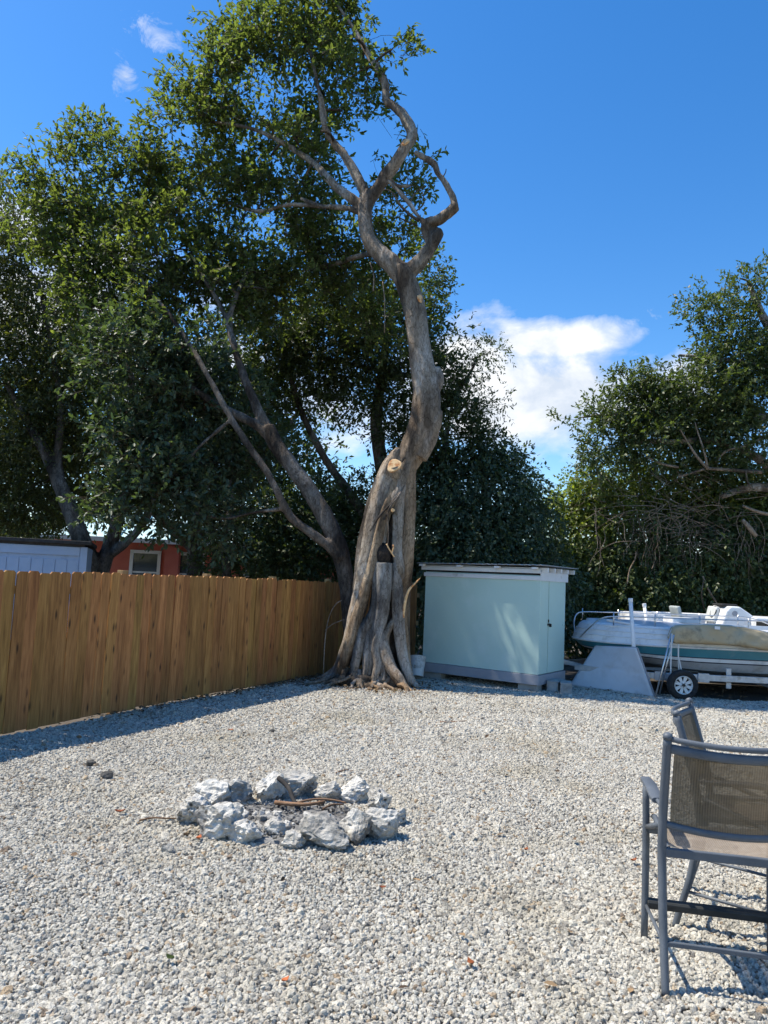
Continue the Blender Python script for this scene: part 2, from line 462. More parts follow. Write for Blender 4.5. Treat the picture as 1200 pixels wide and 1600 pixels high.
# ------------------------------------------------------------------ mesh helpers
class MB:
    """Collects vertices and faces and links them as one mesh object."""

    def __init__(self):
        self.v, self.f = [], []

    def add(self, vs, fs):
        o = len(self.v)
        self.v.extend([tuple(p) for p in vs])
        self.f.extend([tuple(i + o for i in f) for f in fs])
        return self

    def box(self, c, s, rz=0.0, taper=1.0, M=None):
        hx, hy, hz = s[0] / 2, s[1] / 2, s[2] / 2
        ps = []
        for z, k in ((-hz, 1.0), (hz, taper)):
            for x, y in ((-hx, -hy), (hx, -hy), (hx, hy), (-hx, hy)):
                ps.append(Vector((x * k, y * k, z)))
        if M is not None:
            ps = [M @ p for p in ps]
        elif rz:
            q = Matrix.Rotation(rz, 3, 'Z')
            ps = [q @ p for p in ps]
        c = Vector(c)
        return self.add([p + c for p in ps], [(0, 3, 2, 1), (4, 5, 6, 7), (0, 1, 5, 4), (1, 2, 6, 5), (2, 3, 7, 6), (3, 0, 4, 7)])

    def beam(self, a, b, w, h, up=(0, 0, 1)):
        a, b = Vector(a), Vector(b)
        d = (b - a).normalized()
        s = d.cross(Vector(up))
        if s.length < 1e-4:
            s = d.cross(Vector((0, 1, 0)))
        s.normalize()
        u = s.cross(d)
        ps = [p + s * x * w / 2 + u * y * h / 2 for p in (a, b) for x, y in ((-1, -1), (1, -1), (1, 1), (-1, 1))]
        return self.add(ps, [(0, 1, 2, 3), (7, 6, 5, 4), (0, 4, 5, 1), (1, 5, 6, 2), (2, 6, 7, 3), (3, 7, 4, 0)])

    def tube(self, pts, rad, sides=8, smooth=3, cap=True, squash=1.0, squash_axis=None):
        P, Q = smooth_path(pts, rad, smooth)
        vs, fs = tube_arrays(P, Q, sides, cap)
        return self.add(vs, fs)

    def grid(self, rows, closed=False):
        n = len(rows[0])
        vs = [p for r in rows for p in r]
        fs = []
        for i in range(len(rows) - 1):
            for j in range(n if closed else n - 1):
                k = (j + 1) % n
                fs.append((i * n + j, i * n + k, (i + 1) * n + k, (i + 1) * n + j))
        return self.add(vs, fs)

    def lathe(self, prof, sides=24, c=(0, 0, 0), axis='Z'):
        rows = []
        for r, h in prof:
            row = []
            for k in range(sides):
                a = 2 * math.pi * k / sides
                x, y = r * math.cos(a), r * math.sin(a)
                p = (x, y, h) if axis == 'Z' else (x, h, y) if axis == 'Y' else (h, x, y)
                row.append(Vector(p) + Vector(c))
            rows.append(row)
        return self.grid(rows, True)

    def prism(self, poly, d):
        """poly: 3D outline, d: extrusion vector"""
        n = len(poly)
        d = Vector(d)
        vs = [Vector(p) for p in poly] + [Vector(p) + d for p in poly]
        fs = [tuple(range(n))[::-1], tuple(range(n, 2 * n))] + [(i, (i + 1) % n, n + (i + 1) % n, n + i) for i in range(n)]
        return self.add(vs, fs)

    def build(self, name, mat, parent=None, origin=None, smooth=False, bevel=0.0, bseg=2, auto=None):
        me = bpy.data.meshes.new(name)
        vs = self.v
        if origin is not None:
            o = origin
            vs = [(p[0] - o[0], p[1] - o[1], p[2] - o[2]) for p in vs]
        me.from_pydata(vs, [], self.f)
        me.update()
        me.materials.append(MAT[mat] if isinstance(mat, str) else mat)
        if smooth:
            me.polygons.foreach_set('use_smooth', np.ones(len(me.polygons), bool))
        ob = bpy.data.objects.new(name, me)
        COL.objects.link(ob)
        if parent is not None:
            ob.parent = parent
        elif origin is not None:
            ob.location = origin
        if bevel:
            md = ob.modifiers.new('bevel', 'BEVEL')
            md.width = bevel
            md.segments = bseg
            md.limit_method = 'ANGLE'
        return ob


def smooth_path(pts, rad, sub):
    P = [Vector(p[:3]) for p in pts]
    r = list(rad) if hasattr(rad, '__len__') else [rad] * len(P)
    if sub <= 1 or len(P) < 3:
        return P, r
    out, ro = [], []
    n = len(P)
    for i in range(n - 1):
        p0, p1, p2, p3 = P[max(i - 1, 0)], P[i], P[i + 1], P[min(i + 2, n - 1)]
        for k in range(sub):
            t = k / sub
            q = 0.5 * ((2 * p1) + (p2 - p0) * t + (2 * p0 - 5 * p1 + 4 * p2 - p3) * t * t + (3 * p1 - p0 - 3 * p2 + p3) * t ** 3)
            out.append(q)
            ro.append(r[i] * (1 - t) + r[i + 1] * t)
    out.append(P[-1])
    ro.append(r[-1])
    return out, ro


def tube_arrays(P, r, sides, cap=True):
    vs, fs = [], []
    n = len(P)
    t = (P[1] - P[0]).normalized()
    u = t.orthogonal().normalized()
    for i in range(n):
        t2 = (P[min(i + 1, n - 1)] - P[max(i - 1, 0)])
        t2 = t2.normalized() if t2.length > 1e-9 else t
        u = (u - t2 * u.dot(t2))
        u = u.normalized() if u.length > 1e-6 else t2.orthogonal().normalized()
        w = t2.cross(u)
        for k in range(sides):
            a = 2 * math.pi * k / sides
            vs.append(P[i] + (u * math.cos(a) + w * math.sin(a)) * r[i])
        t = t2
    for i in range(n - 1):
        for k in range(sides):
            k2 = (k + 1) % sides
            fs.append((i * sides + k, i * sides + k2, (i + 1) * sides + k2, (i + 1) * sides + k))
    if cap:
        fs.append(tuple(range(sides))[::-1])
        fs.append(tuple((n - 1) * sides + k for k in range(sides)))
    return vs, fs


def tag(o, label=None, cat=None, group=None, kind=None):
    for k, v in (('label', label), ('category', cat), ('group', group), ('kind', kind)):
        if v:
            o[k] = v
    return o


def thing(name, label, cat, loc=(0, 0, 0), rz=0.0, group=None):
    o = bpy.data.objects.new(name, None)
    o.empty_display_size = .2
    COL.objects.link(o)
    o.location = loc
    o.rotation_euler = (0, 0, rz)
    return tag(o, label, cat, group)


def part(name, me, parent, loc=(0, 0, 0), rot=(0, 0, 0)):
    o = bpy.data.objects.new(name, me)
    COL.objects.link(o)
    o.parent = parent
    o.location = loc
    o.rotation_euler = rot
    return o


def copy_tree(o, parent=None):
    c = o.copy()
    COL.objects.link(c)
    c.parent = parent
    for ch in list(o.children):
        copy_tree(ch, c)
    return c


def remeshed(mb, voxel, name, mat, parent, origin, disp=None, smooth_it=2):
    """fuse overlapping limbs into one continuous skin"""
    tmp = mb.build('tmp', mat)
    md = tmp.modifiers.new('r', 'REMESH'); md.mode = 'VOXEL'; md.voxel_size = voxel
    if smooth_it:
        sm = tmp.modifiers.new('s', 'SMOOTH'); sm.factor = .5; sm.iterations = smooth_it
    dg = bpy.context.evaluated_depsgraph_get()
    me = bpy.data.meshes.new_from_object(tmp.evaluated_get(dg))
    bpy.data.objects.remove(tmp)
    n = len(me.vertices)
    co = np.empty(n * 3); no = np.empty(n * 3)
    me.vertices.foreach_get('co', co)
    me.vertices.foreach_get('normal', no)
    co = co.reshape(-1, 3); no = no.reshape(-1, 3)
    if disp:
        d = np.array([disp(Vector(c)) for c in co])
        co = co + no * d[:, None]
    co = co - np.array(origin)
    me.vertices.foreach_set('co', co.ravel())
    me.materials.clear()
    me.materials.append(MAT[mat])
    me.polygons.foreach_set('use_smooth', np.ones(len(me.polygons), bool))
    me.update()
    me.name = name
    return part(name, me, parent)


# ------------------------------------------------------------------ ground
g = MB()
S = 2500
g.add([(-S, -S, -.03), (S, -S, -.03), (S, S, -.03), (-S, S, -.03)], [(0, 1, 2, 3)])
tag(g.build('ground', 'dirt'), kind='structure')

FA, FB = Vector((-6.24, 2.68, 0)), Vector((-0.72, 14.0, 0))       # the fence line
fdir = (FB - FA).normalized()
fnor = Vector((fdir.y, -fdir.x, 0))                                # towards the yard

YARD = [(-7.2, .2), (11, .2), (11, 12.9), (6.2, 12.6), (4.7, 13.0), (3.3, 14.6), (2.2, 15.2), (.7, 14.9), (-.6, 14.2), (-1.2, 13.2)]
b = MB()
b.add([(x, y, -.012) for x, y in YARD], [tuple(range(len(YARD)))])
tag(b.build('gravel_yard', 'gravel_bed'), kind='structure')


def inside(px, py, poly):
    ins = np.zeros(len(px), bool)
    n = len(poly)
    for i in range(n):
        x1, y1 = poly[i]
        x2, y2 = poly[(i + 1) % n]
        c = ((y1 > py) != (y2 > py)) & (px < (x2 - x1) * (py - y1) / (y2 - y1 + 1e-12) + x1)
        ins ^= c
    return ins


def gravel():
    P, Sx = [], []
    for y0, y1, sp, sc in ((1.6, 5.2, .0152, .0103), (5.2, 8.5, .0162, .0108), (8.5, 15.3, .0215, .0138)):
        ys = np.arange(y0, y1, sp)
        hw = .56 * y1 + 1.3
        xs = np.arange(-hw, hw, sp)
        X, Y = np.meshgrid(xs, ys)
        X = X.ravel() + rng.uniform(-.6, .6, X.size) * sp
        Y = Y.ravel() + rng.uniform(-.6, .6, Y.size) * sp
        k = inside(X, Y, YARD)
        k &= np.abs(X) < .56 * Y + 1.3
        k &= ((X + .545) / .56) ** 2 + ((Y - 5.50) / .40) ** 2 > 1
        X, Y = X[k], Y[k]
        s = sc * np.exp(rng.normal(0, .25, len(X)))
        s *= 1 + .16 * np.sin(X * 2.1 + 2 * np.sin(Y * .9)) * np.sin(Y * 1.7 + X)
        big = rng.random(len(X)) < .015
        s[big] *= rng.uniform(1.3, 1.7, big.sum())
        # soft hollows left by feet and rain
        Z = .010 * np.sin(X * 1.7 + 1.3 * np.sin(Y * 1.1)) * np.sin(Y * 2.1 + .7 * np.sin(X * 2.3)) + rng.uniform(-.008, .005, len(X))
        P.append(np.stack([X, Y, Z], 1)); Sx.append(s)
    P = np.concatenate(P); Sx = np.concatenate(Sx)
    n = len(P)
    me = bpy.data.meshes.new('gravel')
    me.vertices.add(n)
    me.vertices.foreach_set('co', P.ravel())
    for nm, ty, dat in (('rot', 'FLOAT_VECTOR', rng.uniform(0, 2 * math.pi, (n, 3))), ('scl', 'FLOAT_VECTOR', Sx[:, None] * rng.uniform(.72, 1.25, (n, 3))), ):
        a = me.attributes.new(nm, ty, 'POINT')
        a.data.foreach_set('vector', dat.ravel())
    a = me.attributes.new('idx', 'INT', 'POINT')
    a.data.foreach_set('value', rng.integers(0, 10, n).astype(np.int32))
    ob = bpy.data.objects.new('gravel', me)
    COL.objects.link(ob)
    ng = bpy.data.node_groups.new('gravel_scatter', 'GeometryNodeTree')
    ng.interface.new_socket('Geometry', in_out='INPUT', socket_type='NodeSocketGeometry')
    ng.interface.new_socket('Geometry', in_out='OUTPUT', socket_type='NodeSocketGeometry')
    N, Lk = ng.nodes, ng.links
    gi, go = N.new('NodeGroupInput'), N.new('NodeGroupOutput')
    join = N.new('GeometryNodeJoinGeometry')
    for k in range(10):
        ico = N.new('GeometryNodeMeshIcoSphere'); ico.inputs['Radius'].default_value = 1; ico.inputs['Subdivisions'].default_value = 2
        nz = N.new('ShaderNodeTexNoise'); nz.noise_dimensions = '4D'
        nz.inputs['W'].default_value = k * 3.7 + .4; nz.inputs['Scale'].default_value = .95; nz.inputs['Detail'].default_value = 2
        sub = N.new('ShaderNodeVectorMath'); sub.operation = 'SUBTRACT'; sub.inputs[1].default_value = (.5, .5, .5)
        mul = N.new('ShaderNodeVectorMath'); mul.operation = 'SCALE'; mul.inputs['Scale'].default_value = 2.1
        sp = N.new('GeometryNodeSetPosition')
        ss = N.new('GeometryNodeSetShadeSmooth'); ss.inputs['Shade Smooth'].default_value = False
        sm = N.new('GeometryNodeSetMaterial'); sm.inputs['Material'].default_value = MAT['gravel']
        gti = N.new('GeometryNodeGeometryToInstance')
        Lk.new(nz.outputs['Color'], sub.inputs[0]); Lk.new(sub.outputs[0], mul.inputs[0])
        Lk.new(ico.outputs[0], sp.inputs['Geometry']); Lk.new(mul.outputs[0], sp.inputs['Offset'])
        Lk.new(sp.outputs[0], ss.inputs[0]); Lk.new(ss.outputs[0], sm.inputs[0]); Lk.new(sm.outputs[0], gti.inputs[0])
        Lk.new(gti.outputs[0], join.inputs[0])
    iop = N.new('GeometryNodeInstanceOnPoints')
    iop.inputs['Pick Instance'].default_value = True
    Lk.new(gi.outputs[0], iop.inputs['Points']); Lk.new(join.outputs[0], iop.inputs['Instance'])
    for nm, ty, sock in (('idx', 'INT', 'Instance Index'), ('rot', 'FLOAT_VECTOR', 'Rotation'), ('scl', 'FLOAT_VECTOR', 'Scale')):
        na = N.new('GeometryNodeInputNamedAttribute'); na.data_type = ty; na.inputs['Name'].default_value = nm
        Lk.new(na.outputs['Attribute'], iop.inputs[sock])
    Lk.new(iop.outputs[0], go.inputs[0])
    md = ob.modifiers.new('scatter', 'NODES')
    md.node_group = ng
    me.materials.append(MAT['gravel'])
    tag(ob, 'pale grey crushed limestone gravel covering the whole yard', 'gravel', kind='stuff')
    return n


n_stones = gravel()

# ------------------------------------------------------------------ wooden fences
def picket_mesh(w, h, t, k):
    """a dog-eared board standing in the local xz plane, slightly cupped and worn"""
    e = .024
    out = [(-w / 2, 0), (w / 2, 0), (w / 2, h - e), (w / 2 - e, h), (-w / 2 + e, h), (-w / 2, h - e)]
    m = MB()
    m.prism([Vector((x, -t / 2, z)) for x, z in out], (0, t, 0))
    me = bpy.data.meshes.new('picket')
    me.from_pydata(m.v, [], m.f)
    me.update()
    me.materials.append(MAT['cedar'])
    return me


picket_meshes = [picket_mesh(.1385 + .0015 * random.uniform(-1, 1), 1.66 + random.uniform(-.008, .008), .017, k) for k in range(8)]


def fence(name, label, A, B, nor, posts, z0=.03):
    root = thing(name, label, 'fence', A)
    d = (B - A)
    Ln = d.length
    d = d / Ln
    rz = math.atan2(d.y, d.x)
    s = 0.0
    while s < Ln:
        p = d * s + nor * random.uniform(-.003, .003)
        o = part('picket', random.choice(picket_meshes), root, (p.x, p.y, z0 + random.uniform(-.012, .012) + .012 * math.sin(s * .9)), (random.uniform(-.008, .008), random.uniform(-.005, .005), rz + random.uniform(-.015, .015) + (math.pi if random.random() < .5 else 0)))
        s += .1405 + random.uniform(0, .0018)
    for z in (.28, .92, 1.48):
        m = MB()
        m.beam(-nor * .03 + Vector((0, 0, z)), d * Ln - nor * .03 + Vector((0, 0, z)), .038, .085)
        m.build('rail', 'post_wood', root)
    for s in posts:
        p = d * s - nor * .098
        m = MB()
        m.box((0, 0, .84), (.092, .092, 1.78), rz)
        pm = m.build('post', 'post_wood', root, bevel=.004)
        pm.location = (p.x, p.y, 0)
    return root


fence('wooden_fence', 'long golden brown picket fence with dog-eared boards along the left of the yard', FA, FB, fnor, (.6, 3.0, 5.25, 7.15, 8.75, 10.4, 12.2))
GA, GB = Vector((-.66, 14.12, 0)), Vector((.80, 14.98, 0))
gd = (GB - GA).normalized()
fence('wooden_fence', 'short dark stretch of picket fence behind the fig trunk beside the mint shed', GA, GB, Vector((gd.y, -gd.x, 0)), (.1, 1.55))

# ------------------------------------------------------------------ mint shed
def shed():
    C = Vector((2.69, 12.50, 0))
    u = Vector((-1.84, 1.30, 0)).normalized()         # along the long wall, to the left
    rz = math.atan2(-u.y, -u.x)                        # local x runs left to right along the long wall
    root = thing('garden_shed', 'mint green wooden shed with flat overhanging roof and white fascia beside the fig', 'shed', C, rz)
    L, W = 2.27, 1.14                                  # local: x -L..0, y 0..W
    z0, z1 = .29, 1.95
    MB().box((-L / 2, W / 2, .20), (L + .06, W + .06, .165)).build('floor_skid', 'skid_grey', root, bevel=.006)
    # long wall sheet and three others
    MB().box((-L / 2, .012, (z0 + z1) / 2), (L, .024, z1 - z0)).build('wall_sheet', 'mint', root)
    for zz in (.55, 1.1, 1.65):
        hg = MB().box((.018, W - .085, zz), (.008, .10, .035)); hg.tube([(.021, W - .045, zz - .03), (.021, W - .045, zz + .03)], .007, 8, 1)
        hg.build('hinge', 'mint', root)
    MB().box((-L / 2, W - .012, (z0 + z1) / 2), (L, .024, z1 - z0)).build('wall_sheet', 'mint', root)
    MB().box((-L + .012, W / 2, (z0 + z1) / 2), (.024, W - .052, z1 - z0)).build('wall_sheet', 'mint', root)
    MB().box((-.014, W / 2, (z0 + z1) / 2), (.020, W - .052, z1 - z0)).build('wall_sheet', 'mint', root)
    dm = MB().box((.006, .375 + (W - .39) / 2, (z0 + z1) / 2 - .02), (.020, W - .39, z1 - z0 - .06)).build('door', 'mint', root, bevel=.003)
    MB().box((-.002, .368, (z0 + z1) / 2 - .02), (.006, .016, z1 - z0 - .06)).build('door_seam', 'dark_seam', root)
    MB().box((.004, .18, (z0 + z1) / 2), (.016, .358, z1 - z0 - .01)).build('side_panel', 'mint', root, bevel=.003)
    h = MB()
    h.box((.025, .375, 1.12), (.012, .11, .035)); h.box((.034, .42, 1.105), (.03, .04, .055)); h.box((.022, .365, 1.18), (.012, .03, .05))
    h.build('hasp', 'black_iron', root, bevel=.003)
    # fascia boards: two on the long side, one deep one on the short side
    MB().box((-L / 2, -.013, 1.90), (L + .06, .024, .07)).build('fascia', 'white_paint', root, bevel=.003)
    MB().box((-L / 2 - .02, -.045, 2.018), (L + .10, .024, .07)).build('fascia', 'white_paint', root, bevel=.003)
    MB().box((-L / 2, .03, 1.96), (L - .02, .03, .08)).build('shadow_gap', 'dark_seam', root)  # dark strip, shade between the fascia boards put into its colour
    MB().box((.028, W / 2 + .01, 1.935), (.024, W + .07, .15)).build('fascia', 'white_paint', root, bevel=.003)
    for k in range(5):
        MB().box((-L / 2 + .03, .02 + k * (W + .06) / 4, 2.045), (L + .22, .04, .075)).build('purlin', 'white_paint', root, bevel=.003)
    for x in (-L - .02, -L * .66, -L * .33, -.05):
        MB().box((x, -.105, 2.068), (.09, .09, .034)).build('rafter_tail', 'white_paint', root)
    r = MB()
    rows = []
    for j in (0, 1):
        row = []
        y = -.17 if j == 0 else W + .24
        z = 2.098 if j == 0 else 2.095
        for i in range(61):
            x = -L - .10 + (L + .26) * i / 60
            row.append((x, y, z + .02 * (x + L) / L + .007 * math.sin(i * math.pi / 1.5)))
        rows.append(row)
    r.grid(rows)
    ro = r.build('roof_sheet', 'roof_metal', root)
    md = ro.modifiers.new('t', 'SOLIDIFY'); md.thickness = .008; md.offset = 1
    for (x, y, sx) in ((-.19, .12, .36), (-L + .2, .12, .36), (-.2, W - .14, .36), (-L + .2, W - .14, .36)):
        MB().box((x, y, .058), (sx, .19, .117)).build('pier_block', 'concrete', root, bevel=.008)
    return root


shed()


def cinder_block(label, loc, rz):
    """hollow two-core block lying on its side"""
    root = thing('concrete_block', label, 'block', loc, rz, 'concrete blocks beside the shed')
    L, W, H = .39, .19, .19
    m = MB()
    t = .032
    for x in (-L / 2 + t / 2, 0, L / 2 - t / 2):
        MB().box((x, 0, H / 2), (t, W - .002, H - 2 * t)).build('web', 'concrete', root, bevel=.003)
    for z in (t / 2, H - t / 2):
        MB().box((0, 0, z), (L + .004, W, t)).build('face_shell', 'concrete', root, bevel=.006)
    return root


p = (3.06, 12.772, 0); cinder_block('grey hollow concrete block right beside the shed corner', p, R(60))
p = (3.191, 12.596, 0); cinder_block('grey hollow concrete block between the shed block and the leaning grey panel', p, R(78))


def bucket(loc):
    root = thing('bucket', 'dirty white plastic bucket lying tilted between fig trunk and shed', 'bucket', loc, R(20))
    root.rotation_euler = (R(-16), R(8), R(20))
    H = .36
    m = MB()
    m.lathe([(.0, .006), (.118, .006), (.122, .0), (.145, H - .10), (.150, H - .10), (.151, H - .085), (.147, H - .08), (.149, H - .055), (.154, H - .055), (.155, H - .04), (.150, H - .035), (.152, H - .008), (.158, H - .006), (.158, H), (.150, H), (.146, H - .1), (.118, .012), (0, .012)], 32)
    m.build('shell', 'bucket', root, smooth=True).modifiers.new('e', 'EDGE_SPLIT').split_angle = R(40)
    m = MB()
    m.tube([(.155 * math.cos(a), .155 * math.sin(a) - .03 * math.sin(a), H - .06 - .09 * math.sin(a)) for a in np.linspace(0, math.pi, 9)], .003, 6)
    m.build('handle', 'steel', root)


p = (0.719, 13.5, 0.13); bucket((p[0], 13.5, .05))


# ------------------------------------------------------------------ things beyond the fence
def blue_shed():
    x1, y0 = (-5.589, 14, 1.663)[0], 14.0
    root = thing('storage_shed', 'pale blue storage shed with dark flat roof standing beyond the left fence', 'shed', (x1 - 3.2 * math.cos(R(19)) - 1.2 * math.sin(R(19)), y0 - 3.2 * math.sin(R(19)) + 1.2 * math.cos(R(19)), 0), R(19))
    W, D, H = 6.4, 2.4, 2.12
    MB().box((0, 0, H / 2), (W, D, H)).build('wall', 'blue_siding', root)
    n = 30
    for k in range(n):
        MB().box((-W / 2 + .13 + k * (W - .26) / n + .1, -D / 2 - .008, H / 2 - .1), ((W - .26) / n - .010, .016, H - .3)).build('siding_plank', 'blue_siding', root, bevel=.003)
    for x in (-W / 2 + .06, W / 2 - .06):
        MB().box((x, -D / 2 - .016, H / 2), (.125, .034, H)).build('corner_trim', 'blue_trim', root, bevel=.003)
    MB().box((0, -D / 2 - .014, H - .09), (W - .26, .030, .16)).build('top_trim', 'blue_trim', root, bevel=.003)
    MB().box((0, 0, H + .075), (W + .14, D + .22, .07)).build('roof', 'shingle', root, bevel=.01)
    MB().box((0, -D / 2 - .03, H + .02), (W - .1, .03, .045)).build('eave_board', 'shingle', root)


blue_shed()


def coral_house():
    Y = 27.0
    p0, p1 = (-9.811, 27, 1.463), (-2.925, 27, 1.656)
    W = p1[0] - p0[0] + 6.5
    cx = p0[0] + W / 2 - 2.5
    root = thing('house', 'coral red house with aqua metal roof and white windows behind the fence', 'house', (cx, Y + 4, 0), R(4))
    H, D = 2.85, 7.0
    MB().box((0, 0, H / 2), (W, D, H)).build('wall', 'coral_wall', root)
    m = MB()
    ov = .5
    a = [(-W / 2 - ov, -D / 2 - ov, H - .02), (W / 2 + ov, -D / 2 - ov, H - .02), (W / 2 - 2.2, 0, H + 1.7), (-W / 2 + 2.2, 0, H + 1.7), (-W / 2 - ov, D / 2 + ov, H - .02), (W / 2 + ov, D / 2 + ov, H - .02)]
    m.add(a, [(0, 1, 2, 3), (5, 4, 3, 2), (4, 0, 3), (1, 5, 2), (0, 4, 5, 1)])
    rf = m.build('roof', 'aqua_roof', root)
    k = 0
    n = int((W - 4) / .6)
    for k in range(n):
        x = -W / 2 + 2.4 + k * .6
        mm = MB(); mm.beam((x, -D / 2 - ov, H + .02), (x, -.1, H + 1.69), .05, .05)
        mm.build('roof_seam', 'aqua_roof', rf)
    MB().box((0, -D / 2 - ov - .02, H - .06), (W + 2 * ov, .03, .16)).build('gutter', 'win_white', root)
    mw = Matrix.Translation((cx, Y + 4, 0)) @ Matrix.Rotation(R(4), 4, 'Z')
    for wx in ((-8.729, 27.5, 1.752)[0], (-7.137, 27.5, 1.823)[0], (-12.741, 27.5, 1.572)[0], (-4.545, 27.5, 1.94)[0]):
        lx = (mw.inverted() @ Vector((wx, 27.5, 0))).x
        y = -D / 2 - .02
        win = MB()
        for (x, z, sx, sz) in ((-.5, 1.65, .12, 1.5), (.5, 1.65, .12, 1.5), (0, 2.40, 1.12, .12), (0, .90, 1.2, .12)):
            win.box((lx + x, y - .02, z), (sx, .10, sz))
        w = win.build('window', 'win_white', root)
        MB().box((lx, y, 1.65), (.9, .03, 1.4)).build('pane', 'glass', w)
        MB().box((lx, y - .03, 1.65), (.9, .04, .06)).build('sash_bar', 'win_white', w)
    # projecting bay
    lx = (mw.inverted() @ Vector(((-7.698, 27.3, 1.795)[0], 27.3, 0))).x
    MB().box((lx, -D / 2 - .2, H / 2 - .1), (.5, .4, H - .2)).build('pilaster', 'coral_wall', root)


coral_house()


# ------------------------------------------------------------------ boats
def boat_hull(root, x0, yc, L, beam, rows, bands, bow=.30, stern_cut=1.0, n=26):
    """rows: (z, bow setback, beam factor, rise at the bow). bands: (name, material, first row, last row)"""
    ts = [0, .003, .01, .022, .04, .065, .095, .13, .17, .22, .28, .35, .45, .58, .72, .86, 1.0]

    def half(t):
        q = min(t / bow, 1.0)
        return beam / 2 * (1 - (1 - q) ** 2.3) ** .55

    def ring(row, side):
        z, sb, bf, rise = row
        return [Vector((x0 + sb + t * (L - sb), yc + side * half(t) * bf, z + rise * (1 - min(t / .35, 1)) ** 2)) for t in ts]
    for nm, mt, a, b2 in bands:
        m = MB()
        rr = []
        for r in rows[a:b2 + 1]:
            near = ring(r, -1)
            far = ring(r, 1)
            rr.append(near[::-1] + far[1:])
        m.grid(rr)
        # transom of this band
        k = [len(m.v)]
        pts = [r[0] for r in rr] + [r[-1] for r in rr[::-1]]
        m.add(pts, [tuple(range(len(pts)))])
        o = m.build(nm, mt, root, smooth=True)
        o.modifiers.new('e', 'EDGE_SPLIT').split_angle = R(35)
    return ring, half


def near_boat():
    x0 = (3.661, 13.9, 0.541)[0]
    yc = 13.95
    root = thing('motor_boat', 'white motor boat with teal side stripe and bow rail on the trailer', 'boat', (x0 + 3, yc, .45))
    oo = Vector((x0 + 3, yc, .45))
    X, Yc = -3.0, 0.0
    Z = -.45
    rows = [(Z + .24, .80, .04, .22), (Z + .43, .45, .84, .20), (Z + .475, .38, .87, .18), (Z + .575, .22, .93, .10), (Z + .595, .20, .94, .09), (Z + .655, .14, .96, .06), (Z + .672, .13, .965, .05), (Z + .815, .03, .995, .0),
            (Z + .822, -.01, 1.015, 0), (Z + .845, -.02, 1.02, 0), (Z + .86, .0, 1.0, 0), (Z + .945, .02, .99, 0), (Z + .950, .035, .98, 0), (Z + 1.035, .06, .972, 0), (Z + 1.040, .075, .962, 0), (Z + 1.12, .12, .955, 0), (Z + 1.158, .17, .945, 0), (Z + 1.172, .24, .91, 0)]
    bands = [('hull_bottom', 'hull_grey', 0, 1), ('hull_side', 'hull_grey', 1, 3), ('pinstripe', 'navy', 3, 4), ('hull_side', 'hull_white', 4, 5), ('pinstripe', 'navy', 5, 6), ('stripe', 'teal', 6, 7), ('rub_rail', 'hull_white', 7, 10), ('topside', 'hull_white', 10, 17)]
    ring, half = boat_hull(root, X, Yc, 6.2, 2.36, rows, bands)
    for zr, sb, bf in ((Z + .948, .025, .992), (Z + 1.038, .065, .975), (Z + 1.12, .13, .958)):
        nr = ring((zr, sb, bf, 0), -1)[::-1] + ring((zr, sb, bf, 0), 1)[1:]
        MB().tube(nr, .010, 6, 2).build('moulded_rib', 'hull_white', root, smooth=True)
    # foredeck and cockpit floor
    dk = MB()
    last = rows[-1]
    a, c = ring(last, -1), ring(last, 1)
    cut = 11
    m = MB(); m.grid([[p + Vector((0, 0, .001)) for p in a[:cut]], [Vector((p.x, 0, p.z + .05)) for p in a[:cut]], [p + Vector((0, 0, .001)) for p in c[:cut]]])
    m.build('foredeck', 'hull_white', root, smooth=True)
    m = MB()
    for s, rg in ((1, a), (-1, c)):
        m.grid([[p for p in rg[cut - 1:]], [p + Vector((0, s * .20, .006)) for p in rg[cut - 1:]], [p + Vector((0, s * .22, -.45)) for p in rg[cut - 1:]]])
    m.build('gunwale', 'hull_white', root, smooth=True).modifiers.new('e', 'EDGE_SPLIT').split_angle = R(35)
    MB().box((1.1, 0, Z + .62), (4.2, 1.7, .04)).build('cockpit_floor', 'hull_grey', root)
    MB().box((-.95, .1, Z + 1.25), (.5, .5, .10)).build('deck_hatch', 'hull_white', root, bevel=.02)
    # bow rail and its posts
    def lp(px):
        return Vector(px) - oo
    rail = [lp(q[:3]) for q in [(3.71, 13.75, 0.85), (3.78, 13.3, 1.081), (3.886, 13.05, 1.246), (4.046, 12.95, 1.297), (4.43, 12.93, 1.31), (4.985, 12.92, 1.319), (5.766, 12.92, 1.326), (6.771, 12.92, 1.337), (7.441, 12.92, 1.323), (7.904, 12.95, 1.176)]]
    MB().tube(rail, .0125, 8, 4).build('bow_rail', 'steel', root, smooth=True)
    far = [Vector((q.x + .05, -q.y * .92 + .05, q.z)) for q in rail]
    MB().tube(far, .0125, 8, 4).build('bow_rail', 'steel', root, smooth=True)
    for px in (959, 1024, 1094, 1170, 1240):
        t = (4.546, 12.94, 1.315)[2]
        x = {959: (4.089, 12.94, 1.228)[0], 1024: (4.814, 12.94, 1.26)[0], 1094: (5.597, 12.94, 1.295)[0], 1170: (6.446, 12.94, 1.333)[0], 1240: (7.229, 12.94, 1.368)[0]}[px] - oo.x
        for y in (-1.0, 1.0):
            MB().tube([(x, y, Z + 1.15), (x, y, Z + 1.375)], .011, 8, 1).build('rail_post', 'steel', root, smooth=True)
    # loose boathook lying over the rail, folded seat and locker
    return root


near_boat()


def boat_hook():
    a, b2 = (4.045, 13.2, 1.223), (5.074, 13, 1.102)
    m = MB().tube([a, b2], .022, 10, 1)
    tag(m.build('boat_pole', 'pvc', None, origin=b2, smooth=True), 'white pole lying slantwise across the foredeck of the teal-striped boat', 'pole')


boat_hook()


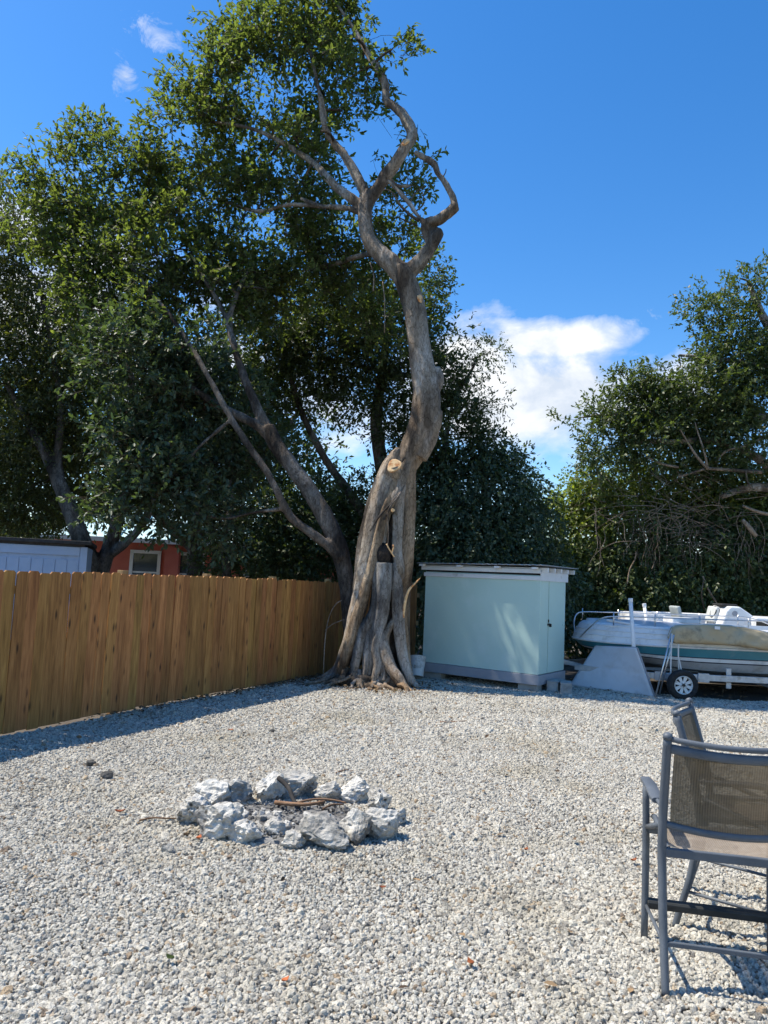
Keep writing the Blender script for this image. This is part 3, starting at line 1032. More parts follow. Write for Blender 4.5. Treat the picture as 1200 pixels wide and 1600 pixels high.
def trailer():
    yw = 12.42
    root = thing('boat_trailer', 'galvanised boat trailer with white spoked wheel and upright plastic guide posts', 'trailer', (5.1, 13.9, 0))
    oo = Vector((5.1, 13.9, 0))
    x0 = (4.492, 12.75, 0.249)[0]
    for y in (12.72, 15.1):
        MB().beam(Vector((x0 + .05, y, .345)) - oo, Vector((x0 + 5.6, y, .345)) - oo, .055, .105).build('frame_rail', 'alu', root, bevel=.006)
    for y, y2 in ((12.72, 13.55), (15.1, 14.25)):
        MB().beam(Vector((x0 + .06, y, .343)) - oo, Vector((x0 - .9, y2, .343)) - oo, .053, .10).build('frame_rail', 'alu', root, bevel=.006)
    for x in (x0 + .12, x0 + .9, x0 + 2.2, x0 + 4.4):
        MB().beam(Vector((x, 12.70, .26)) - oo, Vector((x, 15.12, .26)) - oo, .07, .06).build('cross_member', 'alu', root, bevel=.005)
    # bracket plates over the rail, and roller supports up to the hull
    for px, w in (((5.546, 12.66, 0.276)[0], .19), ((4.797, 12.66, 0.285)[0], .16)):
        MB().box(Vector((px, 12.68, .345)) - oo, (w, .03, .15)).build('bracket', 'alu', root, bevel=.004)
    for px in ((6.01, 12.7, 0.355)[0], (8.07, 12.7, 0.446)[0]):
        m = MB().box(Vector((px, 12.765, .345)) - oo, (.085, .03, .34))
        m.box(Vector((px, 13.0, .30)) - oo, (.09, .5, .05))
        m.build('bunk_post', 'alu', root, bevel=.004)
    for y in (13.3, 14.5):
        MB().box(Vector((x0 + 2.4, y, .40)) - oo, (5.0, .09, .05)).build('bunk_board', 'skid_grey', root)
    # tongue jack side: winch post at the bow
    MB().beam(Vector((x0 - .55, 13.9, .3)) - oo, Vector((x0 - 1.3, 13.9, .45)) - oo, .08, .08).build('tongue', 'alu', root, bevel=.006)
    # axle and wheels
    wx = (5.081, 12.45, 0.221)[0]
    MB().tube([Vector((wx, 12.4, .245)) - oo, Vector((wx, 15.4, .245)) - oo], .03, 10, 1).build('axle', 'alu', root, smooth=True)
    for yy, s in ((12.42, -1), (15.36, 1)):
        w = thing('wheel', None, None)
        w.parent = root
        w.location = Vector((wx, yy, .245)) - oo
        w.scale = (.87, .87, .87)
        w.rotation_euler = (0, R(17), 0 if s < 0 else math.pi)
        Rr = .285
        m = MB()
        m.lathe([(.172, -.055), (.185, -.075), (.205, -.083), (.24, -.088), (.265, -.080), (.279, -.062), (Rr, -.035), (Rr, -.012), (Rr - .008, -.010), (Rr - .008, .010), (Rr, .012), (Rr, .035), (.279, .062), (.265, .080), (.205, .083), (.172, .06)], 48, axis='Y')
        m.build('tyre', 'rubber', w, smooth=True)
        m = MB()
        m.lathe([(.176, -.066), (.168, -.072), (.160, -.066), (.152, -.03), (.150, .05), (.176, .06)], 40, axis='Y')
        m.lathe([(.0, -.052), (.045, -.052), (.062, -.046), (.07, -.030), (.0, -.02)], 24, axis='Y')
        for k in range(8):
            a = 2 * math.pi * k / 8
            c, sn = math.cos(a), math.sin(a)
            pts = [Vector((c * r1 - sn * o1, yv, sn * r1 + c * o1)) for r1, o1, yv in ((.05, -.022, -.045), (.05, .022, -.045), (.155, .034, -.050), (.155, -.034, -.050))]
            m.prism(pts, (0, .012, 0))
        m.build('rim', 'rim_white', w, smooth=False)
        m = MB().lathe([(0, -.085), (.022, -.085), (.030, -.075), (.030, -.04)], 16, axis='Y')
        for k in range(5):
            a = 2 * math.pi * k / 5
            m.lathe([(0, -.062), (.008, -.062), (.009, -.045)], 8, c=(math.cos(a) * .047, 0, math.sin(a) * .047), axis='Y')
        m.build('hub', 'black_iron', w, smooth=False)
        MB().lathe([(0, -.012), (.150, -.012), (.150, .0), (0, .0)], 24, axis='Y').build('brake_plate', 'dark_seam', w)
    # guide posts
    for pts in ([(4.313, 12.76, 1.62), (4.386, 12.78, 0.814), (4.4, 12.78, 0.597)], [(5.404, 15.15, 1.504), (5.496, 15.15, 0.911), (5.569, 15.15, 0.207)]):
        a, c, e = [Vector(q) - oo for q in pts]
        g = MB().tube([a, c, e], .034, 14, 1).build('guide_post', 'pvc', root, smooth=True)
        m = MB()
        d = (a - c).normalized()
        m.tube([a - d * .05, a + d * .012], .040, 14, 1)
        m.build('cap', 'pvc', g)
    return root


trailer()


def far_boat():
    yc = 16.4
    x0 = (4.846, 16.4, 0.863)[0]
    zt = (6.169, 15.3, 1.048)[2]
    root = thing('fishing_boat', 'white open fishing boat with centre console parked behind the teal-striped boat', 'boat', (x0 + 3, yc, .5))
    oo = Vector((x0 + 3, yc, .5))
    Z = zt - .5
    rows = [(Z - .95, .9, .05, .3), (Z - .62, .5, .8, .25), (Z - .30, .25, .93, .1), (Z - .06, .08, .99, .03), (Z - .05, .06, 1.02, .03), (Z, .06, 1.02, .03), (Z + .012, .10, 1.0, .03), (Z + .012, .3, .84, .02), (Z - .10, .32, .82, .02), (Z - .5, .4, .8, 0)]
    boat_hull(root, -3, 0, 6.6, 2.3, rows, [('hull_bottom', 'hull_grey', 0, 1), ('hull_side', 'hull_white', 1, 3), ('rub_rail', 'hull_white', 3, 6), ('gunwale', 'hull_white', 6, 9)])
    MB().box((.6, 0, Z - .5), (5.0, 1.8, .04)).build('cockpit_floor', 'hull_grey', root)
    rows2 = []
    for i in range(25):                                   # raised bulwark along the far side
        x = -2.55 + i * 6.1 / 24
        yb = 1.02 * min(1, (.25 + (x + 2.75) * .55)) if x < -1.2 else 1.02
        hz = .26 if i > 2 else .10 + .08 * i
        rows2.append([(x, yb - .05, Z - .2), (x, yb - .03, Z + hz - .02), (x, yb, Z + hz), (x, yb + .05, Z + hz), (x, yb + .08, Z + hz - .03), (x, yb + .06, Z - .05)])
    mbw = MB(); mbw.grid(rows2); mbw.build('bulwark', 'hull_white', root, smooth=True).modifiers.new('e', 'EDGE_SPLIT').split_angle = R(40)
    p = Vector((5.696, 15.9, 1.111)) - oo
    MB().box((p.x + .02, p.y + .3, Z + .08), (.75, .9, .36)).build('livewell_box', 'hull_white', root, bevel=.03)
    p = Vector((6.1, 15.7, 1.06)) - oo
    MB().box((p.x, p.y + .3, Z + .06), (.42, .4, .24)).build('dark_hatch', 'dark_glass', root, bevel=.06)
    # centre console: tapered body with sloped dash, windscreen frame, round badge
    cx = Vector((7.717, 15.6, 1.178)).x - oo.x
    m = MB()
    side = [(-.36, -.5), (-.34, -.02), (-.24, .28), (-.15, .38), (.06, .38), (.34, .20), (.42, -.06), (.42, -.5)]
    m.prism([Vector((cx + x, -.42, Z + .10 + z)) for x, z in side], (0, .84, 0))
    con = m.build('console', 'hull_white', root, bevel=.04, bseg=3)
    MB().box((cx - .08, -.0, Z + .50), (.34, .5, .05)).build('dash_top', 'dark_seam', con, bevel=.02)
    MB().lathe([(0, -.004), (.055, -.004), (.06, .0), (.0, .004)], 20, c=(cx - .06, -.428, Z + .33), axis='Y').build('badge', 'skid_grey', con)
    w = MB().tube([(cx - .1, 0, Z + .46), (cx - .17, 0, Z + .50)], .012, 8, 1)
    ring = [(cx - .33 + .04 * math.cos(a), .12 * math.sin(a), Z + .34 + .12 * math.cos(a)) for a in np.linspace(0, 2 * math.pi, 21)]
    w.tube(ring, .014, 8, 1, cap=False)
    w.build('steering_wheel', 'black_iron', con, smooth=True)
    st = MB()
    st.beam((cx + .41, -.43, Z - .10), (cx + .36, -.43, Z + .24), .03, .06)
    st.build('console_trim', 'dark_seam', con)
    # seats
    def seat(xc, yy, face, mat1, mat2, nm, h=.0):
        s = MB()
        M3 = Matrix.Rotation(R(-14) * face, 3, 'Y')
        s.box((xc, yy, Z + .26 + h), (.085, .46, .36), M=M3)
        o = s.build(nm, mat1, root, bevel=.03, bseg=3)
        f = MB()
        for y in (-.17, .17):
            f.beam((xc + .02 * face, yy + y, Z + .12 + h), (xc + .13 * face, yy + y, Z - .42), .03, .03)
        f.build('seat_post', 'alu', root)
        MB().box((xc + .22 * face, yy, Z - .30), (.42, .46, .12)).build('seat_cushion', mat2, root, bevel=.04, bseg=3)
    sx = Vector((6.382, 15.9, 1.264)).x - oo.x
    seat(sx, -.45, 1, 'seat_grey', 'seat_vinyl', 'seat_back')
    sx = Vector((7.404, 16.4, 1.285)).x - oo.x
    seat(sx, .1, -1, 'seat_vinyl', 'seat_vinyl', 'seat_back', .02)
    # stern cap with dark opening at the right
    p = Vector((8.149, 15.6, 1.211)) - oo
    MB().box((p.x + .55, .0, Z + .05), (1.4, 1.3, .44)).build('stern_box', 'hull_white', root, bevel=.03)
    MB().box((p.x + .02, -.66, Z + .10), (.34, .02, .18)).build('stern_opening', 'dark_glass', root, bevel=.005)
    m = MB()
    for y in (-.9, .9):
        m.beam((-2, y, -.42), (-2, y, -.02), .1, .1); m.beam((2.2, y, -.42), (2.2, y, -.02), .1, .1)
    m.build('stand', 'alu', root)
    return root


far_boat()


def canvas():
    pts = [(4.969, 12.7, 0.976), (4.962, 12.6, 1.048)]
    xa, xb = (4.94, 12.6, 1.069)[0], (7.581, 12.6, 1.079)[0]
    root = thing('canvas_awning', 'tan canvas boat awning folded along the near side of the teal-striped boat', 'awning', (xa, 12.6, .6))
    oo = Vector((xa, 12.6, .6))
    ztop = [(4.94, 12.6, 1.047)[2], (5.102, 12.6, 1.194)[2], (5.298, 12.6, 1.23)[2], (5.733, 12.6, 1.249)[2], (6.168, 12.6, 1.231)[2], (6.385, 12.6, 1.198)[2], (6.603, 12.6, 1.164)[2], (7.581, 12.6, 1.144)[2]]
    zbot = [(4.941, 12.6, 0.962)[2], (5.028, 12.6, 0.901)[2], (5.3, 12.6, 0.913)[2], (5.734, 12.6, 0.911)[2], (6.168, 12.6, 0.898)[2], (6.385, 12.6, 0.876)[2], (6.602, 12.6, 0.853)[2], (7.578, 12.6, 0.822)[2]]
    xs = [(4.929, 12.6, 1.122)[0], (4.994, 12.6, 1.125)[0], (5.298, 12.6, 1.139)[0], (5.733, 12.6, 1.158)[0], (6.168, 12.6, 1.177)[0], (6.385, 12.6, 1.187)[0], (6.603, 12.6, 1.197)[0], (7.582, 12.6, 1.24)[0]]
    rows = []
    N = 90
    for i in range(N + 1):
        x = xs[0] + (xs[-1] - xs[0]) * i / N
        zt = np.interp(x, xs, ztop); zb = np.interp(x, xs, zbot)
        row = []
        K = 22
        e = min(1, i / 3.0 + .25, (N - i) / 3.0 + .25)
        for k in range(K):
            a = 2 * math.pi * k / K
            cz, cy = math.cos(a), math.sin(a)
            # flat sided, sagging bag
            zz = (zt + zb) / 2 + (zt - zb) / 2 * math.copysign(abs(cz) ** .75, cz) * e
            yy = 12.66 - .105 * math.copysign(abs(cy) ** .7, cy) * e * (1.25 if cz < -.2 else .8 if cz > .6 else 1)
            nz = noise.noise(Vector((x * 3.2 + zz * 5, zz * 6 - x * 2.5, 3.1))) * .05 + noise.noise(Vector((x * 8 + zz * 16, zz * 9, 7))) * .03
            yy -= nz * (1 if cy > 0 else -1)
            row.append(Vector((x, yy, zz + nz * .25)) - oo)
        rows.append(row)
    m = MB(); m.grid(rows, True)
    m.add(rows[0], [tuple(range(22))]); m.add(rows[-1], [tuple(range(22))[::-1]])
    m.build('canvas', 'canvas', root, smooth=True)
    # light trim along the top seam and a pale label
    seam = [rows[i][0] + Vector((0, -.012, .004)) for i in range(0, N + 1, 3)]
    MB().tube(seam, .010, 6, 2).build('piping', 'seat_vinyl', root, smooth=True)
    p = Vector((5.701, 12.53, 1.204)) - oo
    MB().box((p.x, p.y - .02, p.z), (.09, .012, .05)).build('label_patch', 'white_paint', root)
    for pr in ([(4.93, 12.52, 1.074), (4.635, 12.45, -0.019)], [(4.974, 12.52, 1.055), (4.773, 12.62, 0.034)]):
        a, c = [Vector(q) - oo for q in pr]
        MB().tube([a, c], .0135, 10, 1).build('pole', 'steel', root, smooth=True)
    for pr in ([(4.929, 12.49, 1.076), (4.912, 12.49, 0.545), (4.92, 12.47, 0.032)], [(5.042, 12.5, 0.91), (5.052, 12.52, 0.654), (5.069, 12.53, 0.42)], [(5.055, 12.5, 0.656), (5.092, 12.51, 0.508), (5.089, 12.5, 0.435)]):
        ps = [Vector(q) - oo for q in pr]
        m = MB()
        P, rr = smooth_path(ps, .012, 3)
        m.grid([[q + Vector((-.011, 0, 0)), q + Vector((.011, 0, 0))] for q in P])
        o = m.build('strap', 'seat_vinyl', root); md = o.modifiers.new('t', 'SOLIDIFY'); md.thickness = .003


canvas()


def leaning_panel():
    BL, BR = Vector((3.504, 13.521, 0)), Vector((4.656, 12.536, 0))
    TL, TR = Vector((3.942, 13.48, 0.743)), Vector((4.368, 12.6, 0.807))
    BL.z = BR.z = .012
    root = thing('sheet_panel', 'grey trapezoid cloth-covered panel leaning against the boat bow', 'panel', (BL + BR) / 2)
    oo = (BL + BR) / 2
    N = 26
    rows = []
    nrm = (BR - BL).cross(TL - BL).normalized()
    if nrm.y > 0:
        nrm = -nrm
    for j in range(N + 1):
        v = j / N
        row = []
        for i in range(N + 1):
            u_ = i / N
            p = (BL.lerp(BR, u_)).lerp(TL.lerp(TR, u_), v)
            d = .012 * noise.noise(p * 2.6) + .006 * noise.noise(p * 7) * (1.5 - v)
            # crease across the middle and slack folds towards the lower right corner
            d -= .010 * math.exp(-((v - .50 + .08 * (u_ - .5)) / .018) ** 2)
            d += .010 * math.sin((u_ - v * .8) * 26) * max(0, u_ - .45) * max(0, .5 - v) * 3
            row.append(p + nrm * d - oo)
        rows.append(row)
    m = MB(); m.grid(rows)
    o = m.build('cloth_face', 'tarp', root, smooth=True)
    md = o.modifiers.new('t', 'SOLIDIFY'); md.thickness = .022; md.offset = 1
    for a, c in ((BL, BR), (TL, TR), (BL, TL), (BR, TR)):
        off = -nrm * .035
        MB().beam(a + off - oo, c + off - oo, .04, .025, up=nrm).build('frame_bar', 'skid_grey', root)


leaning_panel()


# ------------------------------------------------------------------ patio chairs
def chair(label, loc, rz):
    root = thing('patio_chair', label, 'chair', loc, rz, 'tall sling patio chairs')
    w, yr, yf = .285, -.266, .266

    def ry(z):              # rear post line: waisted at the seat, splayed at foot and top
        return yr + float(np.interp(z, (0, .28, .56, .75, 1.13), (0, .078, .12, .098, -.006)))
    F = 'chair_frame'
    for s in (-1, 1):
        # rear leg runs up into the back post, kinked backwards above the seat
        MB().tube([(s * w, ry(z), z) for z in (0, .14, .28, .42, .56, .66, .75, .90, 1.10)], [.017, .018, .019, .019, .020, .020, .020, .020, .019], 12, 4).build('rear_leg', F, root, smooth=True)
        c = MB(); c.tube([(s * w, ry(1.095), 1.092), (s * w, ry(1.11), 1.112), (s * w, ry(1.12), 1.119)], [.021, .020, .008], 12, 1); c.build('post_cap', F, root, smooth=True)
        MB().tube([(s * (w + .01), yf, 0), (s * (w + .008), yf - .005, .45), (s * (w + .012), yf - .012, .765)], [.017, .018, .017], 12, 3).build('front_leg', F, root, smooth=True)
        # arm: flat curved pad and the rod behind it
        rows = []
        for i in range(15):
            t = i / 14
            y = .295 - t * .37
            z = .783 + .012 * math.sin(t * math.pi) - .012 * t - (.014 if t < .04 else 0)
            hw = .026 * (.8 if t < .04 or t > .97 else 1) + .003 * math.sin(t * math.pi)
            x = s * (w + .012)
            rows.append([(x - hw, y, z - .006), (x - hw, y, z + .006), (x - hw * .6, y, z + .012), (x + hw * .6, y, z + .012), (x + hw, y, z + .006), (x + hw, y, z - .006), (x + hw * .6, y, z - .013), (x - hw * .6, y, z - .013)])
        m = MB(); m.grid(rows, True); m.add(rows[0], [tuple(range(8))]); m.add(rows[-1], [tuple(range(8))[::-1]])
        m.build('armrest', F, root, smooth=True).modifiers.new('e', 'EDGE_SPLIT').split_angle = R(45)
        MB().tube([(s * (w + .010), -.06, .773), (s * (w + .004), -.13, .766), (s * w, ry(.765), .765)], .010, 8, 3).build('arm_rod', F, root, smooth=True)
        # side seat rail, sling rail, lower stretcher
        MB().tube([(s * (w + .006), yf - .01, .55), (s * w, ry(.69), .69)], .013, 10, 1).build('side_rail', F, root, smooth=True)
        MB().tube([(s * (w - .030), yf + .01, .598), (s * (w - .030), yf - .06, .608), (s * (w - .030), 0, .580), (s * (w - .030), ry(.57) + .01, .572)], .014, 10, 4).build('seat_rail', F, root, smooth=True)
        MB().tube([(s * (w + .004), yf - .003, .165), (s * w, ry(.195), .195)], .009, 8, 1).build('side_stretcher', F, root, smooth=True)
    MB().beam((-w, ry(.195), .195), (w, ry(.195), .195), .016, .022).build('rear_stretcher', F, root, bevel=.004)
    MB().beam((-w, ry(.565), .565), (w, ry(.565), .565), .022, .040).build('rear_seat_rail', F, root, bevel=.005)
    MB().beam((-w, yf - .014, .54), (w, yf - .014, .54), .022, .036).build('front_seat_rail', F, root, bevel=.005)
    fr = MB()
    fr.box((0, yf - .005, .185), (2 * w, .052, .024)); fr.box((0, yf - .03, .176), (2 * w, .012, .034))
    fr.build('footrest', 'footrest', root, bevel=.005)

    def curve_rail(z, yo, r, nm, bow=.055, flat=1.6):
        rows = []
        for i in range(17):
            t = -1 + 2 * i / 16
            c = Vector((t * (w - .012), yo - bow * (1 - t * t), z - .012 * (1 - t * t)))
            ring = []
            for k in range(10):
                a = 2 * math.pi * k / 10
                ring.append(c + Vector((0, r * math.cos(a), r * flat * math.sin(a))))
            rows.append(ring)
        m = MB(); m.grid(rows, True)
        return m.build(nm, F, root, smooth=True)
    curve_rail(1.092, ry(1.092), .010, 'top_rail', .055, 1.3)
    curve_rail(1.048, ry(1.048), .011, 'back_rail', .055, 2.0)
    curve_rail(.692, ry(.692), .011, 'back_rail', .05, 1.5)
    # back sling
    rows = []
    for j in range(15):
        v = j / 14
        z = .694 + v * .35
        y0 = ry(z)
        rows.append([(t * (w - .032), y0 - .052 * (1 - t * t) + .010 * math.sin(v * math.pi), z - .012 * (1 - t * t)) for t in np.linspace(-1, 1, 19)])
    m = MB(); m.grid(rows)
    m.build('back_sling', 'sling_back', root, smooth=True)
    # seat sling with its sag and rolled edge
    rows = []
    for j in range(17):
        v = j / 16
        y = ry(.57) + .012 + v * (yf - ry(.57) + .002)
        z = .590 - .022 * math.sin(v * math.pi) + (.012 if .7 < v < .97 else 0) - (.03 if v >= .99 else 0)
        rows.append([(t * (w - .03), y, z - .016 * (1 - t * t)) for t in np.linspace(-1, 1, 15)])
    m = MB(); m.grid(rows)
    m.build('seat_sling', 'sling_seat', root, smooth=True)
    return root


chair('tall grey framed patio chair with brown mesh back seen from behind, nearest the camera', (1.648, 3.578, .008), R(-11.3))
chair('tall grey framed patio chair turned sideways behind the nearest chair', (1.995, 4.17, .004), R(-119))

# ------------------------------------------------------------------ fire pit
def rock_mesh(w, d, h, seed, sub=4):
    import bmesh
    bm = bmesh.new()
    bmesh.ops.create_icosphere(bm, subdivisions=sub, radius=1)
    sv = Vector((seed * 7.3, seed * 3.1, seed * 1.7))
    rnd = random.Random(seed)
    planes = []
    for k in range(12):
        n = Vector((rnd.gauss(0, 1), rnd.gauss(0, 1), rnd.gauss(0, .8))).normalized()
        planes.append((n, rnd.uniform(.42, .80)))
    for v in bm.verts:
        p = v.co.copy()
        for n, dd in planes:                    # broken faces
            k = p.dot(n)
            if k > dd:
                p -= n * (k - dd) * .88
        q = p * 1.0
        rg = 1 - abs(noise.noise(q * 2.6 + sv)) * 2
        p += p.normalized() * (.16 * noise.noise(q * 1.3 + sv) - .16 * max(0, rg - .62) + .12 * noise.noise(q * 4.1 + sv) + .09 * noise.noise(q * 8.5 + sv) + .06 * noise.noise(q * 16 + sv))
        c = noise.cell(q * 4 + sv)
        p *= 1 + .025 * c
        v.co = Vector((p.x * w / 2, p.y * d / 2, p.z * h / 2))
    zmin = min(v.co.z for v in bm.verts)
    sx = max(v.co.x for v in bm.verts) - min(v.co.x for v in bm.verts)
    sy = max(v.co.y for v in bm.verts) - min(v.co.y for v in bm.verts)
    sz = max(v.co.z for v in bm.verts) - zmin
    for v in bm.verts:
        v.co = Vector((v.co.x * w / sx, v.co.y * d / sy, v.co.z * h * 1.12 / sz))
    zmin = min(v.co.z for v in bm.verts)
    for v in bm.verts:
        v.co.z -= zmin + h * .12
    me = bpy.data.meshes.new('rock')
    bm.to_mesh(me)
    bm.free()
    me.materials.append(MAT['limestone'])
    return me


# base position, width px, height px at the photograph's scale turned to metres
rocks = [
    ((-1.205, 5.235, 0), .25, .26, .20, 'white limestone rock at the far left of the fire pit ring'),
    ((-1.188, 5.694, 0), .27, .24, .19, 'limestone rock with a dark right face at the back left of the fire pit'),
    ((-1.024, 5.765, 0), .27, .22, .19, 'dark grey fronted rock at the back of the fire pit, second from its left'),
    ((-0.813, 5.845, 0), .23, .22, .21, 'pointed rock with white left and dark right face at the back of the fire pit'),
    ((-0.574, 5.997, 0), .29, .24, .20, 'largest white rock at the middle of the back of the fire pit'),
    ((-0.336, 5.916, 0), .22, .20, .16, 'low grey rock at the back of the fire pit, right of its largest rock'),
    ((-0.127, 5.947, 0), .26, .22, .18, 'rounded white rock at the back right of the fire pit'),
    ((0.064, 5.72, 0), .17, .22, .18, 'narrow upright white rock at the right end of the fire pit'),
    ((0.202, 5.451, 0), .13, .16, .12, 'small dark rock outside the right end of the fire pit'),
    ((0.091, 5.151, 0), .23, .22, .20, 'white topped rock at the front right end of the fire pit'),
    ((-0.086, 5.033, 0), .22, .22, .22, 'tall white rock at the front of the fire pit, second from the right end'),
    ((-0.309, 4.913, 0), .31, .24, .21, 'wide white rock with grey face at the front middle of the fire pit'),
    ((-0.493, 4.902, 0), .15, .16, .11, 'small low rock at the front of the fire pit, left of the wide rock'),
    ((-0.622, 5.06, 0), .17, .16, .12, 'low flat rock inside the front left edge of the fire pit'),
    ((-0.8, 4.943, 0), .22, .20, .15, 'low rounded grey rock at the front left of the fire pit'),
    ((-0.999, 5, 0), .29, .25, .23, 'big blocky white rock at the front left corner of the fire pit'),
]
for i, (p, w, d, h, lab) in enumerate(rocks):
    me = rock_mesh(w * 1.14, d * .95, h * 1.04, i + 1)
    o = bpy.data.objects.new('rock', me)
    COL.objects.link(o)
    o.location = (p[0], p[1] + d * .34, -.005)
    o.rotation_euler = (0, 0, random.uniform(-.4, .4))
    tag(o, lab, 'rock', 'rocks of the fire pit ring')


def ash_bed():
    c = Vector((-0.523, 5.38, 0)); c.z = 0
    rows = []
    for i in range(15):
        r = i / 14
        row = []
        for k in range(48):
            a = 2 * math.pi * k / 48
            x = c.x + math.cos(a) * r * .60
            y = c.y + math.sin(a) * r * .44
            z = .04 * (1 - r * r) + .022 + .03 * noise.noise(Vector((x * 6, y * 6, 1))) * (1 - r ** 4) + .015 * noise.noise(Vector((x * 19, y * 19, 5)))
            row.append((x, y, z if i < 14 else -.02))
        rows.append(row)
    m = MB(); m.grid(rows, True)
    tag(m.build('ash_bed', 'ash', None, origin=c, smooth=True), 'grey ash and cinders filling the fire pit', 'ash', kind='stuff')
    # loose cinders and broken stone lying in the ash
    m = MB()
    cr = random.Random(5)
    for k in range(420):
        a, r = cr.uniform(0, 6.283), math.sqrt(cr.random())
        x, y = c.x + math.cos(a) * r * .56, c.y + math.sin(a) * r * .41
        s = cr.uniform(.006, .022)
        q = Matrix.Rotation(cr.uniform(0, 3), 3, 'X') @ Matrix.Rotation(cr.uniform(0, 3), 3, 'Z')
        m.box((x, y, .05 + .02 * (1 - r)), (s * cr.uniform(.8, 1.6), s, s * cr.uniform(.6, 1)), M=q, taper=.7)
    rb = MB()
    for k in range(70):
        a, r = cr.uniform(2.6, 5.6), math.sqrt(cr.random())
        x, y = c.x + math.cos(a) * r * .50, c.y + math.sin(a) * r * .36
        s = cr.uniform(.022, .055)
        q = Matrix.Rotation(cr.uniform(0, 3), 3, 'X') @ Matrix.Rotation(cr.uniform(0, 3), 3, 'Z')
        rb.box((x, y, .055 + .02 * (1 - r)), (s * cr.uniform(.8, 1.5), s, s * cr.uniform(.5, .9)), M=q, taper=.6)
    tag(rb.build('rubble', 'limestone', None, origin=c, bevel=.006), 'broken limestone rubble heaped in the front left of the fire pit', 'rubble', kind='stuff')
    tag(m.build('cinders', 'ash', None, origin=c), 'loose cinders and stone chips scattered over the ash bed', 'cinders', kind='stuff')


ash_bed()


def stick(pts, r0, r1, mat, label, name='stick', cat='stick', group='sticks lying on the ground'):
    P = [Vector(p) for p in pts]
    n = len(P)
    jit = [p + Vector((random.uniform(-.006, .006), random.uniform(-.006, .006), random.uniform(-.002, .004))) for p in P]
    m = MB().tube(jit, [r0 + (r1 - r0) * i / (n - 1) for i in range(n)], 7, 4)
    tag(m.build(name, mat, None, origin=P[0], smooth=True), label, cat, group)


def lift(pts, zs):
    return [Vector((p[0], p[1], z)) for p, z in zip(pts, zs)]


stick(lift([(-0.71, 5.61, 0), (-0.601, 5.567, 0), (-0.46, 5.557, 0), (-0.347, 5.617, 0)], [.085, .09, .095, .10]), .017, .011, 'stick', 'thickest brown stick lying across the middle of the fire pit ash')
stick(lift([(-0.729, 5.873, 0), (-0.642, 5.774, 0), (-0.576, 5.63, 0), (-0.519, 5.549, 0)], [.19, .15, .10, .08]), .020, .014, 'charcoal', 'charred black branch leaning on the back rocks of the fire pit', cat='branch')
stick(lift([(-0.552, 5.633, 0), (-0.427, 5.711, 0), (-0.284, 5.732, 0), (-0.187, 5.715, 0)], [.08, .09, .085, .075]), .009, .006, 'stick', 'thin reddish twig behind the thick stick in the fire pit')
stick(lift([(-0.339, 5.517, 0), (-0.276, 5.612, 0), (-0.203, 5.653, 0)], [.08, .085, .075]), .008, .005, 'stick', 'short twig at the right end of the thick stick in the fire pit')
stick(lift([(-1.601, 5.274, 0), (-1.511, 5.327, 0), (-1.412, 5.327, 0), (-1.304, 5.356, 0)], [.022, .026, .024, .024]), .007, .004, 'stick', 'thin bare twig on the gravel left of the fire pit')
stick(lift([(-0.327, 6.746, 0), (-0.274, 6.82, 0), (-0.214, 6.897, 0)], [.022, .03, .022]), .006, .004, 'stick', 'small reddish twig on the gravel behind the fire pit')
stick(lift([(0.821, 9.388, 0), (1.001, 9.429, 0), (1.176, 9.554, 0)], [.022, .026, .022]), .010, .006, 'stick', 'dark twig on the gravel in front of the fig tree and shed')
stick(lift([(1.188, 5.473, 0), (1.213, 5.463, 0), (1.245, 5.441, 0)], [.022, .024, .022]), .005, .003, 'stick', 'tiny twig on the gravel right of the fire pit')

for q, s, lab in (((-2.491, 6.676, 0), .075, 'dark stone on the gravel nearest the fence shadow'), ((-2.208, 6.325, 0), .085, 'dark stone on the gravel between fence and fire pit'), ((-1.242, 4.766, 0), .07, 'pale flat stone on the gravel in front of the left end of the fire pit'), ((-1.139, 8.419, 0), .06, 'small dark stone on the gravel in front of the fig trunk')):
    me = rock_mesh(s * 1.3, s, s * .8, int(s * 1000) + 3, 3)
    if 'dark' in lab:
        me.materials[0] = MAT['clod']
    o = bpy.data.objects.new('stone', me); COL.objects.link(o)
    o.location = (q[0], q[1], .0)
    tag(o, lab, 'stone', 'loose stones on the gravel')


def fallen_leaf(q, label, rz, s=.05, mat='dead_leaf'):
    m = MB()
    rows = []
    for i in range(7):
        t = i / 6
        w = .30 * math.sin(math.pi * t ** .85) + .01
        z = .028 + .35 * s * (t - .5) ** 2 * 2
        rows.append([(s * (t - .5), -s * w, z + .15 * s), (s * (t - .5), 0, z), (s * (t - .5), s * w, z + .12 * s)])
    m.grid(rows)
    o = m.build('fallen_leaf', mat, smooth=True)
    md = o.modifiers.new('t', 'SOLIDIFY'); md.thickness = .0008
    o.location = (q[0], q[1], 0); o.rotation_euler = (0, 0, rz)
    tag(o, label, 'leaf', 'fallen leaves on the gravel')


